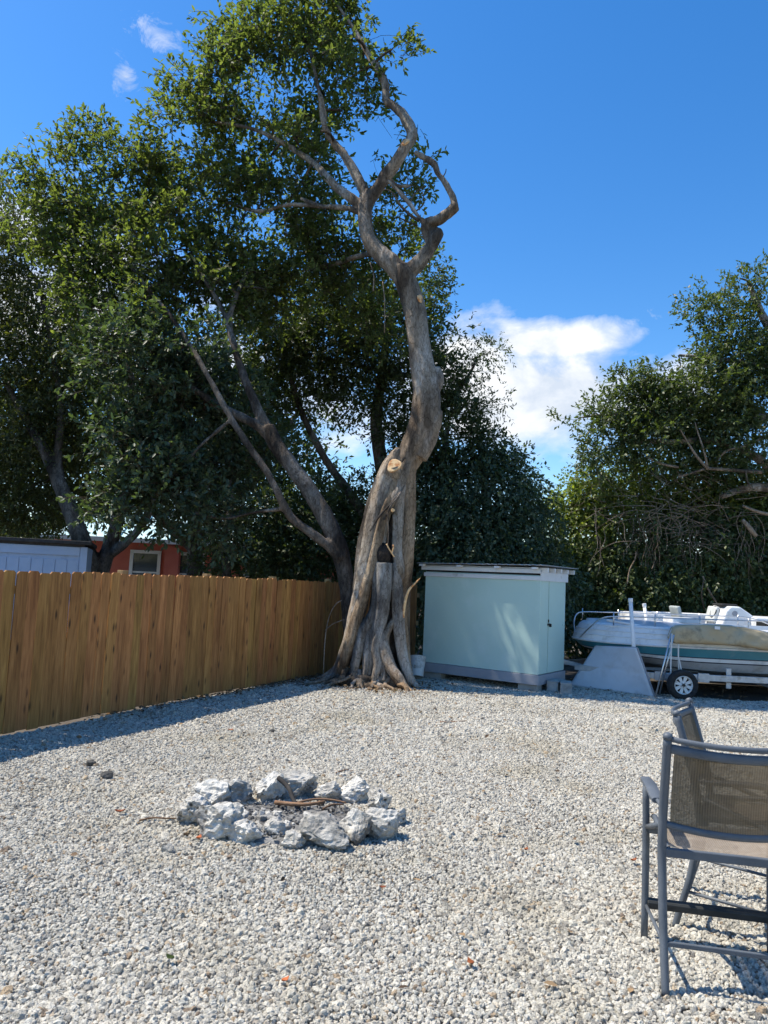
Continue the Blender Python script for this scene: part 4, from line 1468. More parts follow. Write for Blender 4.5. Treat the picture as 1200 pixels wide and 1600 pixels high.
fallen_leaf((-1.779, 5.415, 0), 'orange red fallen leaf on the gravel left of the fire pit', .4, .07)
fallen_leaf((-1.107, 4.963, 0), 'dark red fallen leaf against the front left rocks of the fire pit', 1.4, .06)
fallen_leaf((0.488, 3.537, 0), 'red fallen leaf in the gravel at the bottom centre of the picture', 2.0, .05)
fallen_leaf((0.089, 4.323, 0), 'brown fallen leaf on the gravel in front of the fire pit', .2, .04)
fallen_leaf((-0.332, 3.321, 0), 'brown fallen leaf on the gravel near the bottom edge, left of centre', .9, .045)
fallen_leaf((-0.864, 3.459, 0), 'green fallen leaf on the gravel at the lower left', 2.6, .05, 'vine_leaf')
fallen_leaf((1.034, 5.021, 0), 'orange brown fallen leaf on the gravel right of the fire pit', 1.1, .05)
fallen_leaf((1.705, 4.914, 0), 'brown fallen leaf on the gravel beside the front leg of the nearest chair', .6, .055)
fallen_leaf((-1.584, 8.322, 0), 'brown fallen leaf on the gravel in front of the fence', .6, .06)

# ------------------------------------------------------------------ foliage
LEAF = np.array([(0, 0, 0), (.36, .5, .13), (.74, .37, .08), (1, 0, -.10), (.74, -.37, .08), (.36, -.5, .13)])


LEAF4 = np.array([(0, 0, 0), (.52, .5, .12), (1, 0, -.08), (.52, -.5, .12)])


def leaf_mesh(name, P, D, N, L, W, rnd, mat, origin, lo=False):
    n = len(P)
    T = LEAF4 if lo else LEAF
    nv = len(T)
    D = D / (np.linalg.norm(D, axis=1, keepdims=True) + 1e-9)
    S = np.cross(N, D)
    S = S / (np.linalg.norm(S, axis=1, keepdims=True) + 1e-9)
    N = np.cross(D, S)
    V = P[:, None, :] + T[None, :, 0:1] * (D * L[:, None])[:, None, :] + T[None, :, 1:2] * (S * W[:, None])[:, None, :] + T[None, :, 2:3] * (N * W[:, None])[:, None, :]
    V = (V - np.array(origin)[None, None, :]).reshape(-1, 3)
    base = (np.arange(n) * nv)[:, None]
    quads = [[0, 2, 1], [0, 3, 2]] if lo else [[0, 3, 2, 1], [0, 5, 4, 3]]
    F = np.concatenate([base + np.array([q]) for q in quads], 1).reshape(-1)
    c = len(quads[0])
    me = bpy.data.meshes.new(name)
    me.vertices.add(n * nv)
    me.vertices.foreach_set('co', V.ravel())
    me.loops.add(n * 2 * c)
    me.loops.foreach_set('vertex_index', F.astype(np.int32))
    me.polygons.add(n * 2)
    me.polygons.foreach_set('loop_start', np.arange(0, n * 2 * c, c, dtype=np.int32))
    a = me.attributes.new('rnd', 'FLOAT', 'FACE')
    a.data.foreach_set('value', np.repeat(rnd, 2).astype(np.float32))
    me.update(calc_edges=True)
    me.materials.append(MAT[mat])
    return me


def unit(a):
    return a / (np.linalg.norm(a, axis=1, keepdims=True) + 1e-9)


def sample_clusters(blobs, n, seed, shell=.5, gap=-.25, gscale=.9, zsq=.9):
    """twig positions spread through lumpy crown volumes, with gaps"""
    r_ = np.random.default_rng(seed)
    B = np.array([b[:4] for b in blobs], float)
    wgt = B[:, 3] ** 2.1 * np.array([b[4] if len(b) > 4 else 1.0 for b in blobs])
    k = r_.choice(len(B), size=n * 2, p=wgt / wgt.sum())
    d = unit(r_.normal(size=(n * 2, 3)))
    rad = r_.random(n * 2) ** shell
    lump = np.array([1 + .30 * noise.noise(Vector(v) * 2.2 + Vector((seed, q, 0))) for v, q in zip(d, k)])
    rad = np.where(r_.random(n * 2) < .07, r_.uniform(1.0, 1.28, n * 2), rad)      # stray sprays beyond the outline
    P = B[k, :3] + d * (rad * lump * B[k, 3])[:, None] * np.array([1, 1, zsq])
    keep = np.array([noise.noise(Vector(p) * gscale + Vector((seed * 3.3, 0, 0))) > gap for p in P])
    P, C = P[keep][:n], B[k, :3][keep][:n]
    ok = P[:, 2] > .25
    return P[ok], C[ok]


def make_crown(name, mat, root, origin, P, C, per, L, W, seed, up=.35, spread=.75, shoot=.42, droop=.15, bright=0.0, lo=True):
    r_ = np.random.default_rng(seed + 50)
    n = len(P)
    out = unit(P - C)
    shoots = 3
    m = n * shoots
    Pb = np.repeat(P, shoots, 0) + r_.normal(size=(m, 3)) * .07
    Dd = unit(np.repeat(out, shoots, 0) + r_.normal(size=(m, 3)) * spread + np.array([0, 0, up]))
    ln = shoot * r_.uniform(.5, 1.25, m)
    q = max(2, per // shoots)
    T = (np.arange(q)[None, :] + r_.random((m, q))) / q
    T = T ** .5                                        # leaves gather at the shoot tips
    Pl = Pb[:, None, :] + Dd[:, None, :] * (T * ln[:, None])[:, :, None]
    Pl[:, :, 2] -= droop * T ** 2 * ln[:, None]
    Pl = Pl.reshape(-1, 3)
    Ds = np.repeat(Dd, q, 0)
    nl = len(Pl)
    rv = unit(r_.normal(size=(nl, 3)))
    D = unit(Ds * .85 + rv * .85 + np.array([0, 0, -droop]))
    N = unit(np.array([0, 0, 1.0]) + r_.normal(size=(nl, 3)) * .55 + np.repeat(np.repeat(out, shoots, 0), q, 0) * .35)
    sz = r_.uniform(.65, 1.2, nl)
    # whole shoots are younger and paler than others
    rn = np.clip(np.repeat(r_.beta(2, 3.2, m), q) * .7 + r_.random(nl) * .35 + bright, 0, 1)
    me = leaf_mesh(name, Pl, D, N, L * sz, W * sz * r_.uniform(.85, 1.15, nl), rn, mat, origin, lo)
    o = part(name, me, root)
    o['kind'] = 'stuff'
    # the shoots themselves, thin and woody
    tip = Pb + Dd * (ln * .97)[:, None]
    tip[:, 2] -= droop * .9 * ln
    mid = Pb + Dd * (ln * .5)[:, None]
    mid[:, 2] -= droop * .25 * ln
    u_ = unit(np.cross(Dd, r_.normal(size=(m, 3)))); w_ = np.cross(Dd, u_)
    ring = np.stack([u_, -.5 * u_ + .87 * w_, -.5 * u_ - .87 * w_], 1)
    V = np.concatenate([Pb[:, None] + ring * .0055, mid[:, None] + ring * .004, tip[:, None] + ring * .002], 1).reshape(-1, 3) - np.array(origin)
    bse = (np.arange(m) * 9)[:, None]
    qd = [[k + a3, k + (a3 + 1) % 3, k + 3 + (a3 + 1) % 3, k + 3 + a3] for k in (0, 3) for a3 in range(3)]
    if not lo:
        F = np.concatenate([bse + np.array([q4]) for q4 in qd], 1).reshape(-1)
        tw = bpy.data.meshes.new('twigs')
        tw.vertices.add(len(V)); tw.vertices.foreach_set('co', V.ravel())
        tw.loops.add(len(F)); tw.loops.foreach_set('vertex_index', F.astype(np.int32))
        tw.polygons.add(m * 6); tw.polygons.foreach_set('loop_start', np.arange(0, len(F), 4, dtype=np.int32))
        tw.update(calc_edges=True)
        tw.materials.append(MAT['twig_bark'])
        part('twigs', tw, root)['kind'] = 'stuff'
    return o


def grow(limbs, P, seed, rmax=.028, rmin=.0045):
    """branchlets from the limbs out to every twig position"""
    r_ = random.Random(seed)
    nodes = []
    nr = []
    for l in limbs:
        Q, rr = smooth_path(l, [p[3] for p in l], 4)
        for a, b2 in zip(Q, rr):
            nodes.append(a[:]); nr.append(b2)
    cap = len(nodes) + len(P) * 3 + 8
    A = np.empty((cap, 3)); Rr = np.empty(cap)
    k = len(nodes)
    A[:k] = np.array(nodes); Rr[:k] = nr
    base = A[:k].copy()
    d0 = np.array([np.min(((base - p) ** 2).sum(1)) for p in P])
    m = MB()
    for i in np.argsort(d0):
        p = P[i]
        d2 = ((A[:k] - p) ** 2).sum(1)
        j = int(np.argmin(d2))
        d = math.sqrt(d2[j])
        if d < .05:
            continue
        a = Vector(A[j]); b2 = Vector(p)
        r0 = min(max(Rr[j] * .62, rmin), rmax)
        r1 = max(rmin * .7, r0 * .55)
        off = Vector((r_.uniform(-1, 1), r_.uniform(-1, 1), r_.uniform(-.4, 1))) * d * .13
        m1 = a.lerp(b2, .36) + off
        m2 = a.lerp(b2, .72) + off * .8
        vs, fs = tube_arrays([a, m1, m2, b2], [r0, r0 * .85, (r0 + r1) / 2, r1], 4, False)
        m.add(vs, fs)
        for q, rq in ((m1, r0 * .85), (m2, (r0 + r1) / 2), (b2, r1)):
            A[k] = q; Rr[k] = rq; k += 1
    return m


def bark_disp(amp, seed):
    o = Vector((seed, 0, 0))

    def f(c):
        q = Vector((c.x * 7, c.y * 7, c.z * 1.1)) + o
        return amp * (noise.noise(q) + .5 * noise.noise(q * 2.3)) + amp * .5 * noise.noise(c * 2.4 + o)
    return f


def tree(name, label, base, limbs, crowns, group=None, bark='twig_bark', thick=None, voxel=.03, extra=None, seed=1, cat='tree', rmax=.028, disp=.012):
    """limbs: lists of (x, y, z, r). crowns: (part name, material, blobs, clusters, leaves per cluster, L, W, options)"""
    root = thing(name, label, cat, base, 0, group)
    if limbs:
        big = MB()
        for l in limbs:
            big.tube(l, [max(p[3], voxel * 1.1) for p in l], 12, 5)
        remeshed(big, voxel, 'trunk', bark, root, base, bark_disp(disp, seed), 1)
    allP = []
    for i, (pn, mt, blobs, n, per, L, W, opt) in enumerate(crowns):
        so = {k: v for k, v in opt.items() if k in ('shell', 'gap', 'gscale', 'zsq')}
        co = {k: v for k, v in opt.items() if k not in so}
        P, C = sample_clusters(blobs, n, seed * 10 + i, **so)
        make_crown(pn, mt, root, base, P, C, per, L, W, seed * 10 + i, **co)
        allP.append(P)
    if limbs:
        P = np.concatenate(allP)[::2]
        m = grow(limbs, P, seed, rmax)
        m.build('branches', 'twig_bark', root, origin=base, smooth=True)['kind'] = 'stuff'
    return root


# ---- the great fig in the middle
def fig():
    base = (0.0, 12.55, 0)
    root = thing('fig_tree', 'tall bare-trunked fig tree with fused grey stems, sawn limbs and one-sided crown', 'tree', base)
    m = MB()

    def t(pts, sides=14, sub=5):
        m.tube(pts, [p[3] for p in pts], sides, sub)
    # every fused stem and root of the lower trunk is a limb of its own
    def limb(name, mat, pts, seed, amp=.014, sides=18, flat=1.0):
        P_, r_ = smooth_path(pts, [p[3] for p in pts], 9)
        vs, fs = tube_arrays(P_, r_, sides, True)
        f = bark_disp(amp, seed)
        out = []
        for i, v in enumerate(vs):
            cc = P_[i // sides]
            d_ = v - cc
            k = 1 + f(v) / max(d_.length, .02) * min(1, d_.length / .05) + .10 * math.sin(5 * (i % sides) / sides * 2 * math.pi + seed + v.z * 2.2)
            out.append(cc + d_ * k)
        mb = MB(); mb.add(out, fs)
        mb.build(name, mat, root, origin=base, smooth=True)
    # dark core between the stems; recess shade is put into its bark colour
    limb('shaded_core', 'dark_bark', [(0.114, 12.85, -0.088, 0.335), (0.099, 12.85, 0.726, 0.302), (0.132, 12.86, 1.496, 0.28), (0.142, 12.86, 2.275, 0.246), (0.201, 12.8, 2.947, 0.223), (0.262, 12.72, 3.559, 0.221)], 1)
    # left stem, bracing in from the left, and its inner partner
    limb('stem', 'fig_bark', [(-1.047, 12.55, -0.065, 0.033), (-0.882, 12.45, 0.009, 0.065), (-0.725, 12.42, 0.093, 0.097), (-0.587, 12.42, 0.309, 0.113), (-0.504, 12.42, 0.575, 0.119), (-0.424, 12.43, 0.895, 0.13), (-0.358, 12.46, 1.29, 0.135), (-0.295, 12.5, 1.754, 0.141), (-0.238, 12.52, 2.157, 0.152), (-0.163, 12.55, 2.632, 0.158), (-0.093, 12.56, 3.021, 0.164), (-0.021, 12.56, 3.379, 0.164), (0.097, 12.58, 3.721, 0.164), (0.263, 12.6, 3.979, 0.131)], 2)
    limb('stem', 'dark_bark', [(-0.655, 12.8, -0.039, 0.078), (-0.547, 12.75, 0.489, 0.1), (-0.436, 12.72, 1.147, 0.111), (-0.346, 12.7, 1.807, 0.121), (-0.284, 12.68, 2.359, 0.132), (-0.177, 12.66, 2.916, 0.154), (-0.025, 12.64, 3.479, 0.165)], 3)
    limb('stem', 'tan_bark', [(-0.637, 12.34, 0.128, 0.054), (-0.545, 12.33, 0.425, 0.086), (-0.464, 12.33, 0.711, 0.091), (-0.361, 12.35, 1.199, 0.091), (-0.26, 12.37, 1.542, 0.091), (-0.187, 12.38, 1.812, 0.092), (-0.12, 12.4, 2.213, 0.092), (-0.025, 12.42, 2.727, 0.086), (0.059, 12.43, 3.037, 0.086), (0.156, 12.46, 3.33, 0.087), (0.233, 12.5, 3.582, 0.076)], 4)
    limb('stem', 'fig_bark', [(0.003, 12.48, 2.362, 0.054), (0.01, 12.46, 2.688, 0.065), (0.084, 12.43, 2.961, 0.065), (0.172, 12.42, 3.183, 0.07), (0.262, 12.46, 3.412, 0.076)], 5)
    # sawn grey stump in the middle with its roots
    limb('stump', 'grey_bark', [(-0.149, 12.26, 0.119, 0.064), (-0.118, 12.28, 0.346, 0.075), (-0.1, 12.3, 0.636, 0.086), (-0.059, 12.33, 0.887, 0.113), (0.012, 12.35, 1.205, 0.14), (0.039, 12.36, 1.555, 0.15), (0.038, 12.37, 1.822, 0.151), (0.028, 12.38, 2.036, 0.145)], 6)
    limb('root', 'grey_bark', [(-0.439, 12.28, 0.021, 0.043), (-0.394, 12.29, 0.177, 0.064), (-0.362, 12.3, 0.374, 0.075), (-0.312, 12.31, 0.646, 0.08), (-0.251, 12.33, 0.909, 0.086), (-0.135, 12.35, 1.145, 0.081), (-0.09, 12.36, 1.337, 0.075), (-0.089, 12.37, 1.763, 0.065), (-0.07, 12.38, 2.053, 0.054)], 7)
    limb('root', 'grey_bark', [(-0.052, 12.18, 0.093, 0.042), (-0.008, 12.2, 0.257, 0.064), (0.007, 12.22, 0.399, 0.074), (-0.045, 12.26, 0.6, 0.075), (-0.022, 12.28, 0.798, 0.075), (0.05, 12.32, 1.06, 0.075), (0.101, 12.35, 1.346, 0.064)], 8)
    limb('root', 'grey_bark', [(-0.193, 12.22, 0.184, 0.043), (-0.18, 12.24, 0.347, 0.049), (-0.182, 12.27, 0.604, 0.049), (-0.174, 12.31, 0.862, 0.045), (-0.13, 12.33, 1.052, 0.032)], 9)
    limb('root', 'fig_bark', [(0.559, 12, 0.003, 0.031), (0.456, 12.06, 0.071, 0.063), (0.37, 12.12, 0.171, 0.084), (0.24, 12.19, 0.32, 0.095), (0.138, 12.26, 0.515, 0.101), (0.086, 12.31, 0.737, 0.091), (0.131, 12.34, 0.915, 0.07), (0.241, 12.4, 1.096, 0.043), (0.298, 12.45, 1.298, 0.032)], 10)
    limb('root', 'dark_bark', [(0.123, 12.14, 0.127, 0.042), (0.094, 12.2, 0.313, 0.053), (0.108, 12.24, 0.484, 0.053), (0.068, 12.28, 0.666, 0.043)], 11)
    # right stems
    limb('stem', 'grey_bark', [(0.694, 12.25, 0.024, 0.032), (0.61, 12.3, 0.096, 0.053), (0.522, 12.34, 0.211, 0.075), (0.429, 12.37, 0.443, 0.086), (0.363, 12.39, 0.754, 0.097), (0.314, 12.41, 1.141, 0.097), (0.29, 12.42, 1.459, 0.097), (0.266, 12.43, 1.779, 0.092), (0.265, 12.44, 2.048, 0.087)], 12)
    limb('stem', 'fig_bark', [(0.331, 12.44, 1.782, 0.065), (0.299, 12.42, 1.995, 0.086), (0.244, 12.42, 2.284, 0.086), (0.242, 12.42, 2.587, 0.092), (0.239, 12.44, 2.915, 0.097), (0.257, 12.46, 3.268, 0.103), (0.298, 12.48, 3.604, 0.109), (0.396, 12.5, 3.9, 0.098)], 13)
    limb('stem', 'tan_bark', [(0.622, 12.5, 0.016, 0.054), (0.515, 12.52, 0.294, 0.082), (0.445, 12.54, 0.681, 0.087), (0.385, 12.55, 1.084, 0.087), (0.359, 12.54, 1.427, 0.087), (0.378, 12.53, 1.752, 0.098), (0.407, 12.52, 2.078, 0.109), (0.423, 12.51, 2.47, 0.114), (0.415, 12.51, 2.929, 0.114), (0.399, 12.52, 3.315, 0.131), (0.386, 12.54, 3.65, 0.142), (0.451, 12.56, 3.958, 0.131)], 14)
    limb('stem', 'tan_bark', [(0.588, 12.7, -0.013, 0.055), (0.51, 12.72, 0.323, 0.077), (0.448, 12.72, 0.752, 0.088), (0.42, 12.72, 1.403, 0.088), (0.436, 12.7, 2.061, 0.099), (0.456, 12.68, 2.614, 0.088), (0.47, 12.66, 3.057, 0.088), (0.418, 12.64, 3.499, 0.088)], 15)
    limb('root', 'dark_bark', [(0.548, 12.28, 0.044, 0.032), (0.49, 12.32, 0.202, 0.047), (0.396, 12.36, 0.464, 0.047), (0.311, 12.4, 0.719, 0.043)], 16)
    # spreading foot
    limb('root', 'fig_bark', [(0.479, 12, -0.051, 0.031), (0.336, 12.06, -0.026, 0.052), (0.181, 12.1, -0.008, 0.053), (0.044, 12.15, 0.04, 0.063), (-0.145, 12.2, 0.055, 0.064), (-0.275, 12.24, 0.137, 0.059), (-0.405, 12.26, 0.211, 0.053)], 17)
    limb('root', 'fig_bark', [(-0.549, 12.25, -0.042, 0.032), (-0.416, 12.25, 0.006, 0.053), (-0.27, 12.22, 0.037, 0.074), (-0.101, 12.14, 0.025, 0.074), (0.026, 12.06, -0.009, 0.042)], 18)
    limb('root', 'fig_bark', [(-1.28, 12.75, -0.125, 0.028), (-0.992, 12.62, -0.008, 0.055), (-0.776, 12.52, 0.141, 0.076), (-0.588, 12.46, 0.304, 0.087), (-0.482, 12.46, 0.52, 0.076)], 19)
    limb('root', 'fig_bark', [(-0.908, 12.2, -0.112, 0.027), (-0.73, 12.28, -0.033, 0.053), (-0.583, 12.34, 0.11, 0.075), (-0.499, 12.38, 0.296, 0.075)], 20)
    limb('root', 'tan_bark', [(0.351, 12.05, 0.088, 0.031), (0.453, 11.98, 0.082, 0.047), (0.495, 11.93, 0.011, 0.047), (0.456, 11.9, -0.056, 0.041), (0.355, 11.9, -0.071, 0.036), (0.252, 11.93, -0.04, 0.026)], 21)
    limb('root', 'fig_bark', [(-0.293, 12.16, 0.126, 0.063), (-0.253, 12.06, -0.001, 0.052), (-0.276, 11.95, -0.096, 0.031), (-0.304, 11.92, -0.133, 0.016)], 22)
    for k3, (xa, xb) in enumerate(((545, 520), (568, 556), (588, 596), (606, 618), (600, 586), (622, 644), (578, 566))):
        x_a, x_b = (xa - 600) / 94.0 + .05, (xb - 600) / 94.0 + .05
        limb('root', ('fig_bark', 'grey_bark', 'tan_bark')[k3 % 3], [(x_a, 12.28, .26, .04), (x_a * .8 + x_b * .2 + .03, 12.2, .15, .036), (x_a * .5 + x_b * .5 - .03, 12.1, .07, .03), (x_b + .03, 11.98, .03, .022), (x_b * 1.1 - .02, 11.88, .012, .012)], 30 + k3, .008, 10)
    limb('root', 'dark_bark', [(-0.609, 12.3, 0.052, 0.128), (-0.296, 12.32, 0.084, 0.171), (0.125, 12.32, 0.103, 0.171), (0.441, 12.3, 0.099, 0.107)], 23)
    # single upper trunk
    t([(0.175, 12.64, 3.465, 0.176), (0.319, 12.62, 3.738, 0.215), (0.481, 12.6, 4.079, 0.254), (0.601, 12.6, 4.422, 0.273), (0.651, 12.6, 4.833, 0.254), (0.613, 12.62, 5.258, 0.225), (0.53, 12.62, 5.657, 0.205), (0.455, 12.62, 6.116, 0.195), (0.382, 12.62, 6.52, 0.195), (0.277, 12.62, 6.866, 0.205), (0.164, 12.62, 7.131, 0.205), (0.1, 12.62, 7.292, 0.186)])
    t([(0.562, 12.5, 3.874, 0.135), (0.694, 12.5, 4.159, 0.155), (0.792, 12.52, 4.504, 0.145), (0.852, 12.55, 4.739, 0.087)], 12)
    t([(0.754, 12.6, 5.065, 0.117), (0.835, 12.6, 5.297, 0.107), (0.784, 12.62, 5.496, 0.088)], 12)
    # left fork
    t([(0.129, 12.62, 7.152, 0.176), (-0.062, 12.65, 7.369, 0.176), (-0.3, 12.7, 7.582, 0.157), (-0.497, 12.75, 7.848, 0.138), (-0.583, 12.8, 8.182, 0.129), (-0.589, 12.85, 8.523, 0.129), (-0.521, 12.9, 8.799, 0.12)])
    t([(-0.558, 12.88, 8.59, 0.12), (-0.404, 12.85, 8.826, 0.109), (-0.23, 12.8, 9.1, 0.114), (-0.054, 12.75, 9.348, 0.109), (0.075, 12.72, 9.582, 0.108), (0.128, 12.72, 9.707, 0.098)])
    t([(0.098, 12.74, 9.595, 0.089), (0.194, 12.75, 9.827, 0.104), (0.164, 12.78, 10.018, 0.099), (0.025, 12.85, 10.306, 0.09), (-0.161, 12.9, 10.507, 0.08), (-0.298, 12.95, 10.661, 0.075), (-0.337, 13, 10.999, 0.07), (-0.472, 13.05, 11.336, 0.061), (-0.654, 13.1, 11.596, 0.051), (-0.87, 13.2, 11.975, 0.041), (-1.041, 13.3, 12.388, 0.031)])
    t([(-0.563, 12.9, 8.698, 0.11), (-0.721, 12.95, 9.027, 0.095), (-0.883, 13.05, 9.363, 0.086), (-1.072, 13.15, 9.69, 0.076), (-1.285, 13.25, 9.971, 0.067), (-1.456, 13.35, 10.31, 0.052), (-1.518, 13.5, 10.797, 0.042), (-1.65, 13.6, 11.257, 0.032)])
    t([(-0.574, 12.88, 8.442, 0.1), (-0.825, 12.98, 8.704, 0.09), (-1.104, 13.1, 8.956, 0.081), (-1.34, 13.2, 9.227, 0.072), (-1.644, 13.4, 9.622, 0.062), (-1.979, 13.6, 9.947, 0.053), (-2.348, 13.8, 10.264, 0.043)])
    t([(-0.593, 12.85, 8.365, 0.06), (-0.897, 12.95, 8.513, 0.05), (-1.206, 13.1, 8.614, 0.046), (-1.46, 13.25, 8.694, 0.041), (-1.864, 13.5, 8.961, 0.031)])
    # right fork
    t([(0.152, 12.62, 7.13, 0.166), (0.316, 12.6, 7.27, 0.146), (0.479, 12.58, 7.446, 0.131), (0.605, 12.55, 7.638, 0.121), (0.687, 12.53, 7.845, 0.126), (0.773, 12.53, 7.955, 0.087)])
    t([(0.624, 12.55, 7.757, 0.107), (0.548, 12.55, 7.943, 0.107), (0.541, 12.52, 8.07, 0.107), (0.718, 12.48, 8.129, 0.097), (0.892, 12.45, 8.24, 0.092), (1.023, 12.45, 8.388, 0.096)])
    t([(1.013, 12.46, 8.369, 0.068), (0.937, 12.48, 8.637, 0.053), (0.807, 12.52, 8.868, 0.048), (0.688, 12.55, 9.047, 0.049), (0.615, 12.6, 9.242, 0.054), (0.452, 12.65, 9.374, 0.049), (0.263, 12.7, 9.505, 0.044)])
    t([(0.543, 12.5, 7.989, 0.058), (0.388, 12.5, 8.171, 0.043), (0.208, 12.55, 8.45, 0.039), (-0.031, 12.6, 8.729, 0.034), (-0.2, 12.7, 8.946, 0.029)])
    remeshed(m, .019, 'trunk', 'fig_bark', root, base, bark_disp(.017, 4), 1)
    # sawn faces and the rotted hollow above the stump
    def disc(c, nrm, r, name, mat, dome=.0, sx=1.0):
        nrm = Vector(nrm).normalized()
        u_ = nrm.orthogonal().normalized(); w_ = nrm.cross(u_)
        rows = []
        for i, (q, h) in enumerate(((1.0, -.03), (1.0, 0.0), (.92, .006), (.5, .006 + dome), (.02, .006 + dome))):
            rows.append([Vector(c) + (u_ * math.cos(a) * sx + w_ * math.sin(a)) * r * q * (1 + .10 * math.sin(3 * a + 1)) + nrm * h for a in np.linspace(0, 2 * math.pi, 25)[:-1]])
        mm = MB(); mm.grid(rows, True)
        return mm.build(name, mat, root, origin=base)
    disc((0.137, 12.28, 3.687), (-.15, -1, .35), .105, 'cut_face', 'cut_wood', sx=1.25)
    mm = MB(); pts = [(0.137, 12.3, 3.69, 0.075), (0.177, 12.42, 3.568, 0.097), (0.223, 12.6, 3.373, 0.11)]
    mm.tube(pts, [.085, .10, .11], 12, 3); mm.build('sawn_stub', 'fig_bark', root, origin=base, smooth=True)
    disc((0.08, 12.6, 9.642), (-.5, -.8, .5), .075, 'cut_face', 'cut_wood')
    disc((0.468, 12.44, 6.675), (1, -.6, .1), .07, 'cut_face', 'cut_wood')
    disc((0.149, 12.28, 2.928), (.1, -1, .2), .03, 'cut_face', 'cut_wood')
    for a, b2 in (((0.149, 12.28, 2.928), (0.145, 12.7, 2.912)),):
        mm = MB(); mm.tube([Vector(a) + Vector((0, .01, 0)), b2], .03, 8, 1); mm.build('twig_stub', 'fig_bark', root, origin=base)
    # hollow: a dark egg in the stump top, cavity shade put into its colour
    c = Vector((0.011, 12.34, 2.163))
    rows = []
    for i in range(8):
        a = math.pi * i / 7
        rows.append([c + Vector((.135 * math.sin(a) * math.cos(b3), .06 + .15 * math.sin(a) * math.sin(b3) * .8, -.19 * math.cos(a) + .03 * math.sin(5 * b3))) for b3 in np.linspace(0, 2 * math.pi, 21)[:-1]])
    mm = MB(); mm.grid(rows, True)
    mm.build('hollow', 'shaded_rot', root, origin=base, smooth=True)
    # torn slabs, aerial roots and little shoots
    def strand(pts, mat='fig_bark', nm='aerial_root', sides=6):
        q = MB(); q.tube(pts, [p[3] for p in pts], sides, 4); q.build(nm, mat, root, origin=base, smooth=True)
    strand([(0.399, 12.38, 1.146, 0.022), (0.418, 12.34, 1.414, 0.026), (0.473, 12.3, 1.608, 0.021), (0.582, 12.25, 1.74, 0.013), (0.638, 12.15, 1.806, 0.005)], 'cut_wood', 'torn_splinter')
    strand([(0.006, 12.25, 2.758, 0.021), (0.064, 12.22, 2.887, 0.017), (0.123, 12.25, 3.021, 0.017), (0.225, 12.3, 3.161, 0.016), (0.327, 12.4, 3.374, 0.013)], 'dark_bark')
    strand([(-0.221, 12.3, 2.558, 0.017), (-0.062, 12.25, 2.83, 0.017), (0.081, 12.25, 2.998, 0.017), (0.245, 12.35, 3.233, 0.015)], 'dark_bark')
    strand([(0.053, 12.2, 2.884, 0.01), (0.089, 12.2, 2.565, 0.01), (0.088, 12.2, 2.331, 0.01)], 'dry_vine')
    strand([(0.203, 12.2, 2.145, 0.012), (0.112, 12.15, 2.266, 0.011), (0.066, 12.12, 2.347, 0.015)], 'cut_wood', 'twig_stub')
    strand([(0.158, 12.2, 2.196, 0.012), (0.184, 12.15, 2.301, 0.011), (0.172, 12.12, 2.331, 0.014)], 'cut_wood', 'twig_stub')
    strand([(-0.896, 12.6, 0.062, 0.011), (-0.898, 12.6, 0.702, 0.011), (-0.852, 12.6, 1.08, 0.011), (-0.755, 12.6, 1.3, 0.011), (-0.65, 12.6, 1.38, 0.009)], 'dry_vine')
    strand([(-0.906, 12.6, 0.862, 0.009), (-0.778, 12.55, 0.978, 0.008), (-0.586, 12.5, 1.064, 0.008)], 'dry_vine')
    strand([(-0.371, 12.7, 6.868, 0.011), (-0.373, 12.7, 7.163, 0.011), (-0.453, 12.72, 7.406, 0.011)], 'dry_vine')
    strand([(-0.132, 12.7, 6.116, 0.009), (-0.158, 12.7, 6.701, 0.009), (-0.208, 12.7, 7.053, 0.009)], 'dry_vine')
    for pts in ([(0.391, 12.5, 8.112, 0.033), (0.216, 12.5, 8.222, 0.027), (0.039, 12.55, 8.418, 0.022), (-0.12, 12.6, 8.677, 0.016), (-0.262, 12.7, 8.774, 0.011)], [(0.36, 12.5, 8.027, 0.022), (0.176, 12.5, 8.09, 0.015), (0.037, 12.5, 8.154, 0.011)], [(0.758, 12.5, 8.902, 0.013), (0.822, 12.5, 9.025, 0.01), (0.831, 12.5, 9.097, 0.007)], [(0.563, 12.5, 7.472, 0.013), (0.615, 12.5, 7.299, 0.01), (0.597, 12.5, 7.181, 0.007)], [(0.208, 12.55, 8.45, 0.017), (0.315, 12.6, 8.697, 0.014), (0.471, 12.6, 8.825, 0.011)], [(0.327, 12.5, 8.286, 0.015), (0.457, 12.5, 8.435, 0.012), (0.426, 12.5, 8.648, 0.009)]):
        strand(pts, 'twig_bark', 'bare_twig', 5)
    # long thin roots creeping over the soil at the left
    for k in range(16):
        x0, y0 = random.uniform(-.72, -.35), random.uniform(12.05, 12.5)
        an = math.pi + random.uniform(-.5, .7)
        pts = []
        for i in range(6):
            s = i / 5
            pts.append((x0 + math.cos(an) * s * random.uniform(.6, .9), y0 + math.sin(an) * s * .5 + random.uniform(-.04, .04), .16 * (1 - s) ** 2 + .012, .022 * (1 - s) + .006))
        strand(pts, 'fig_bark', 'surface_root', 6)
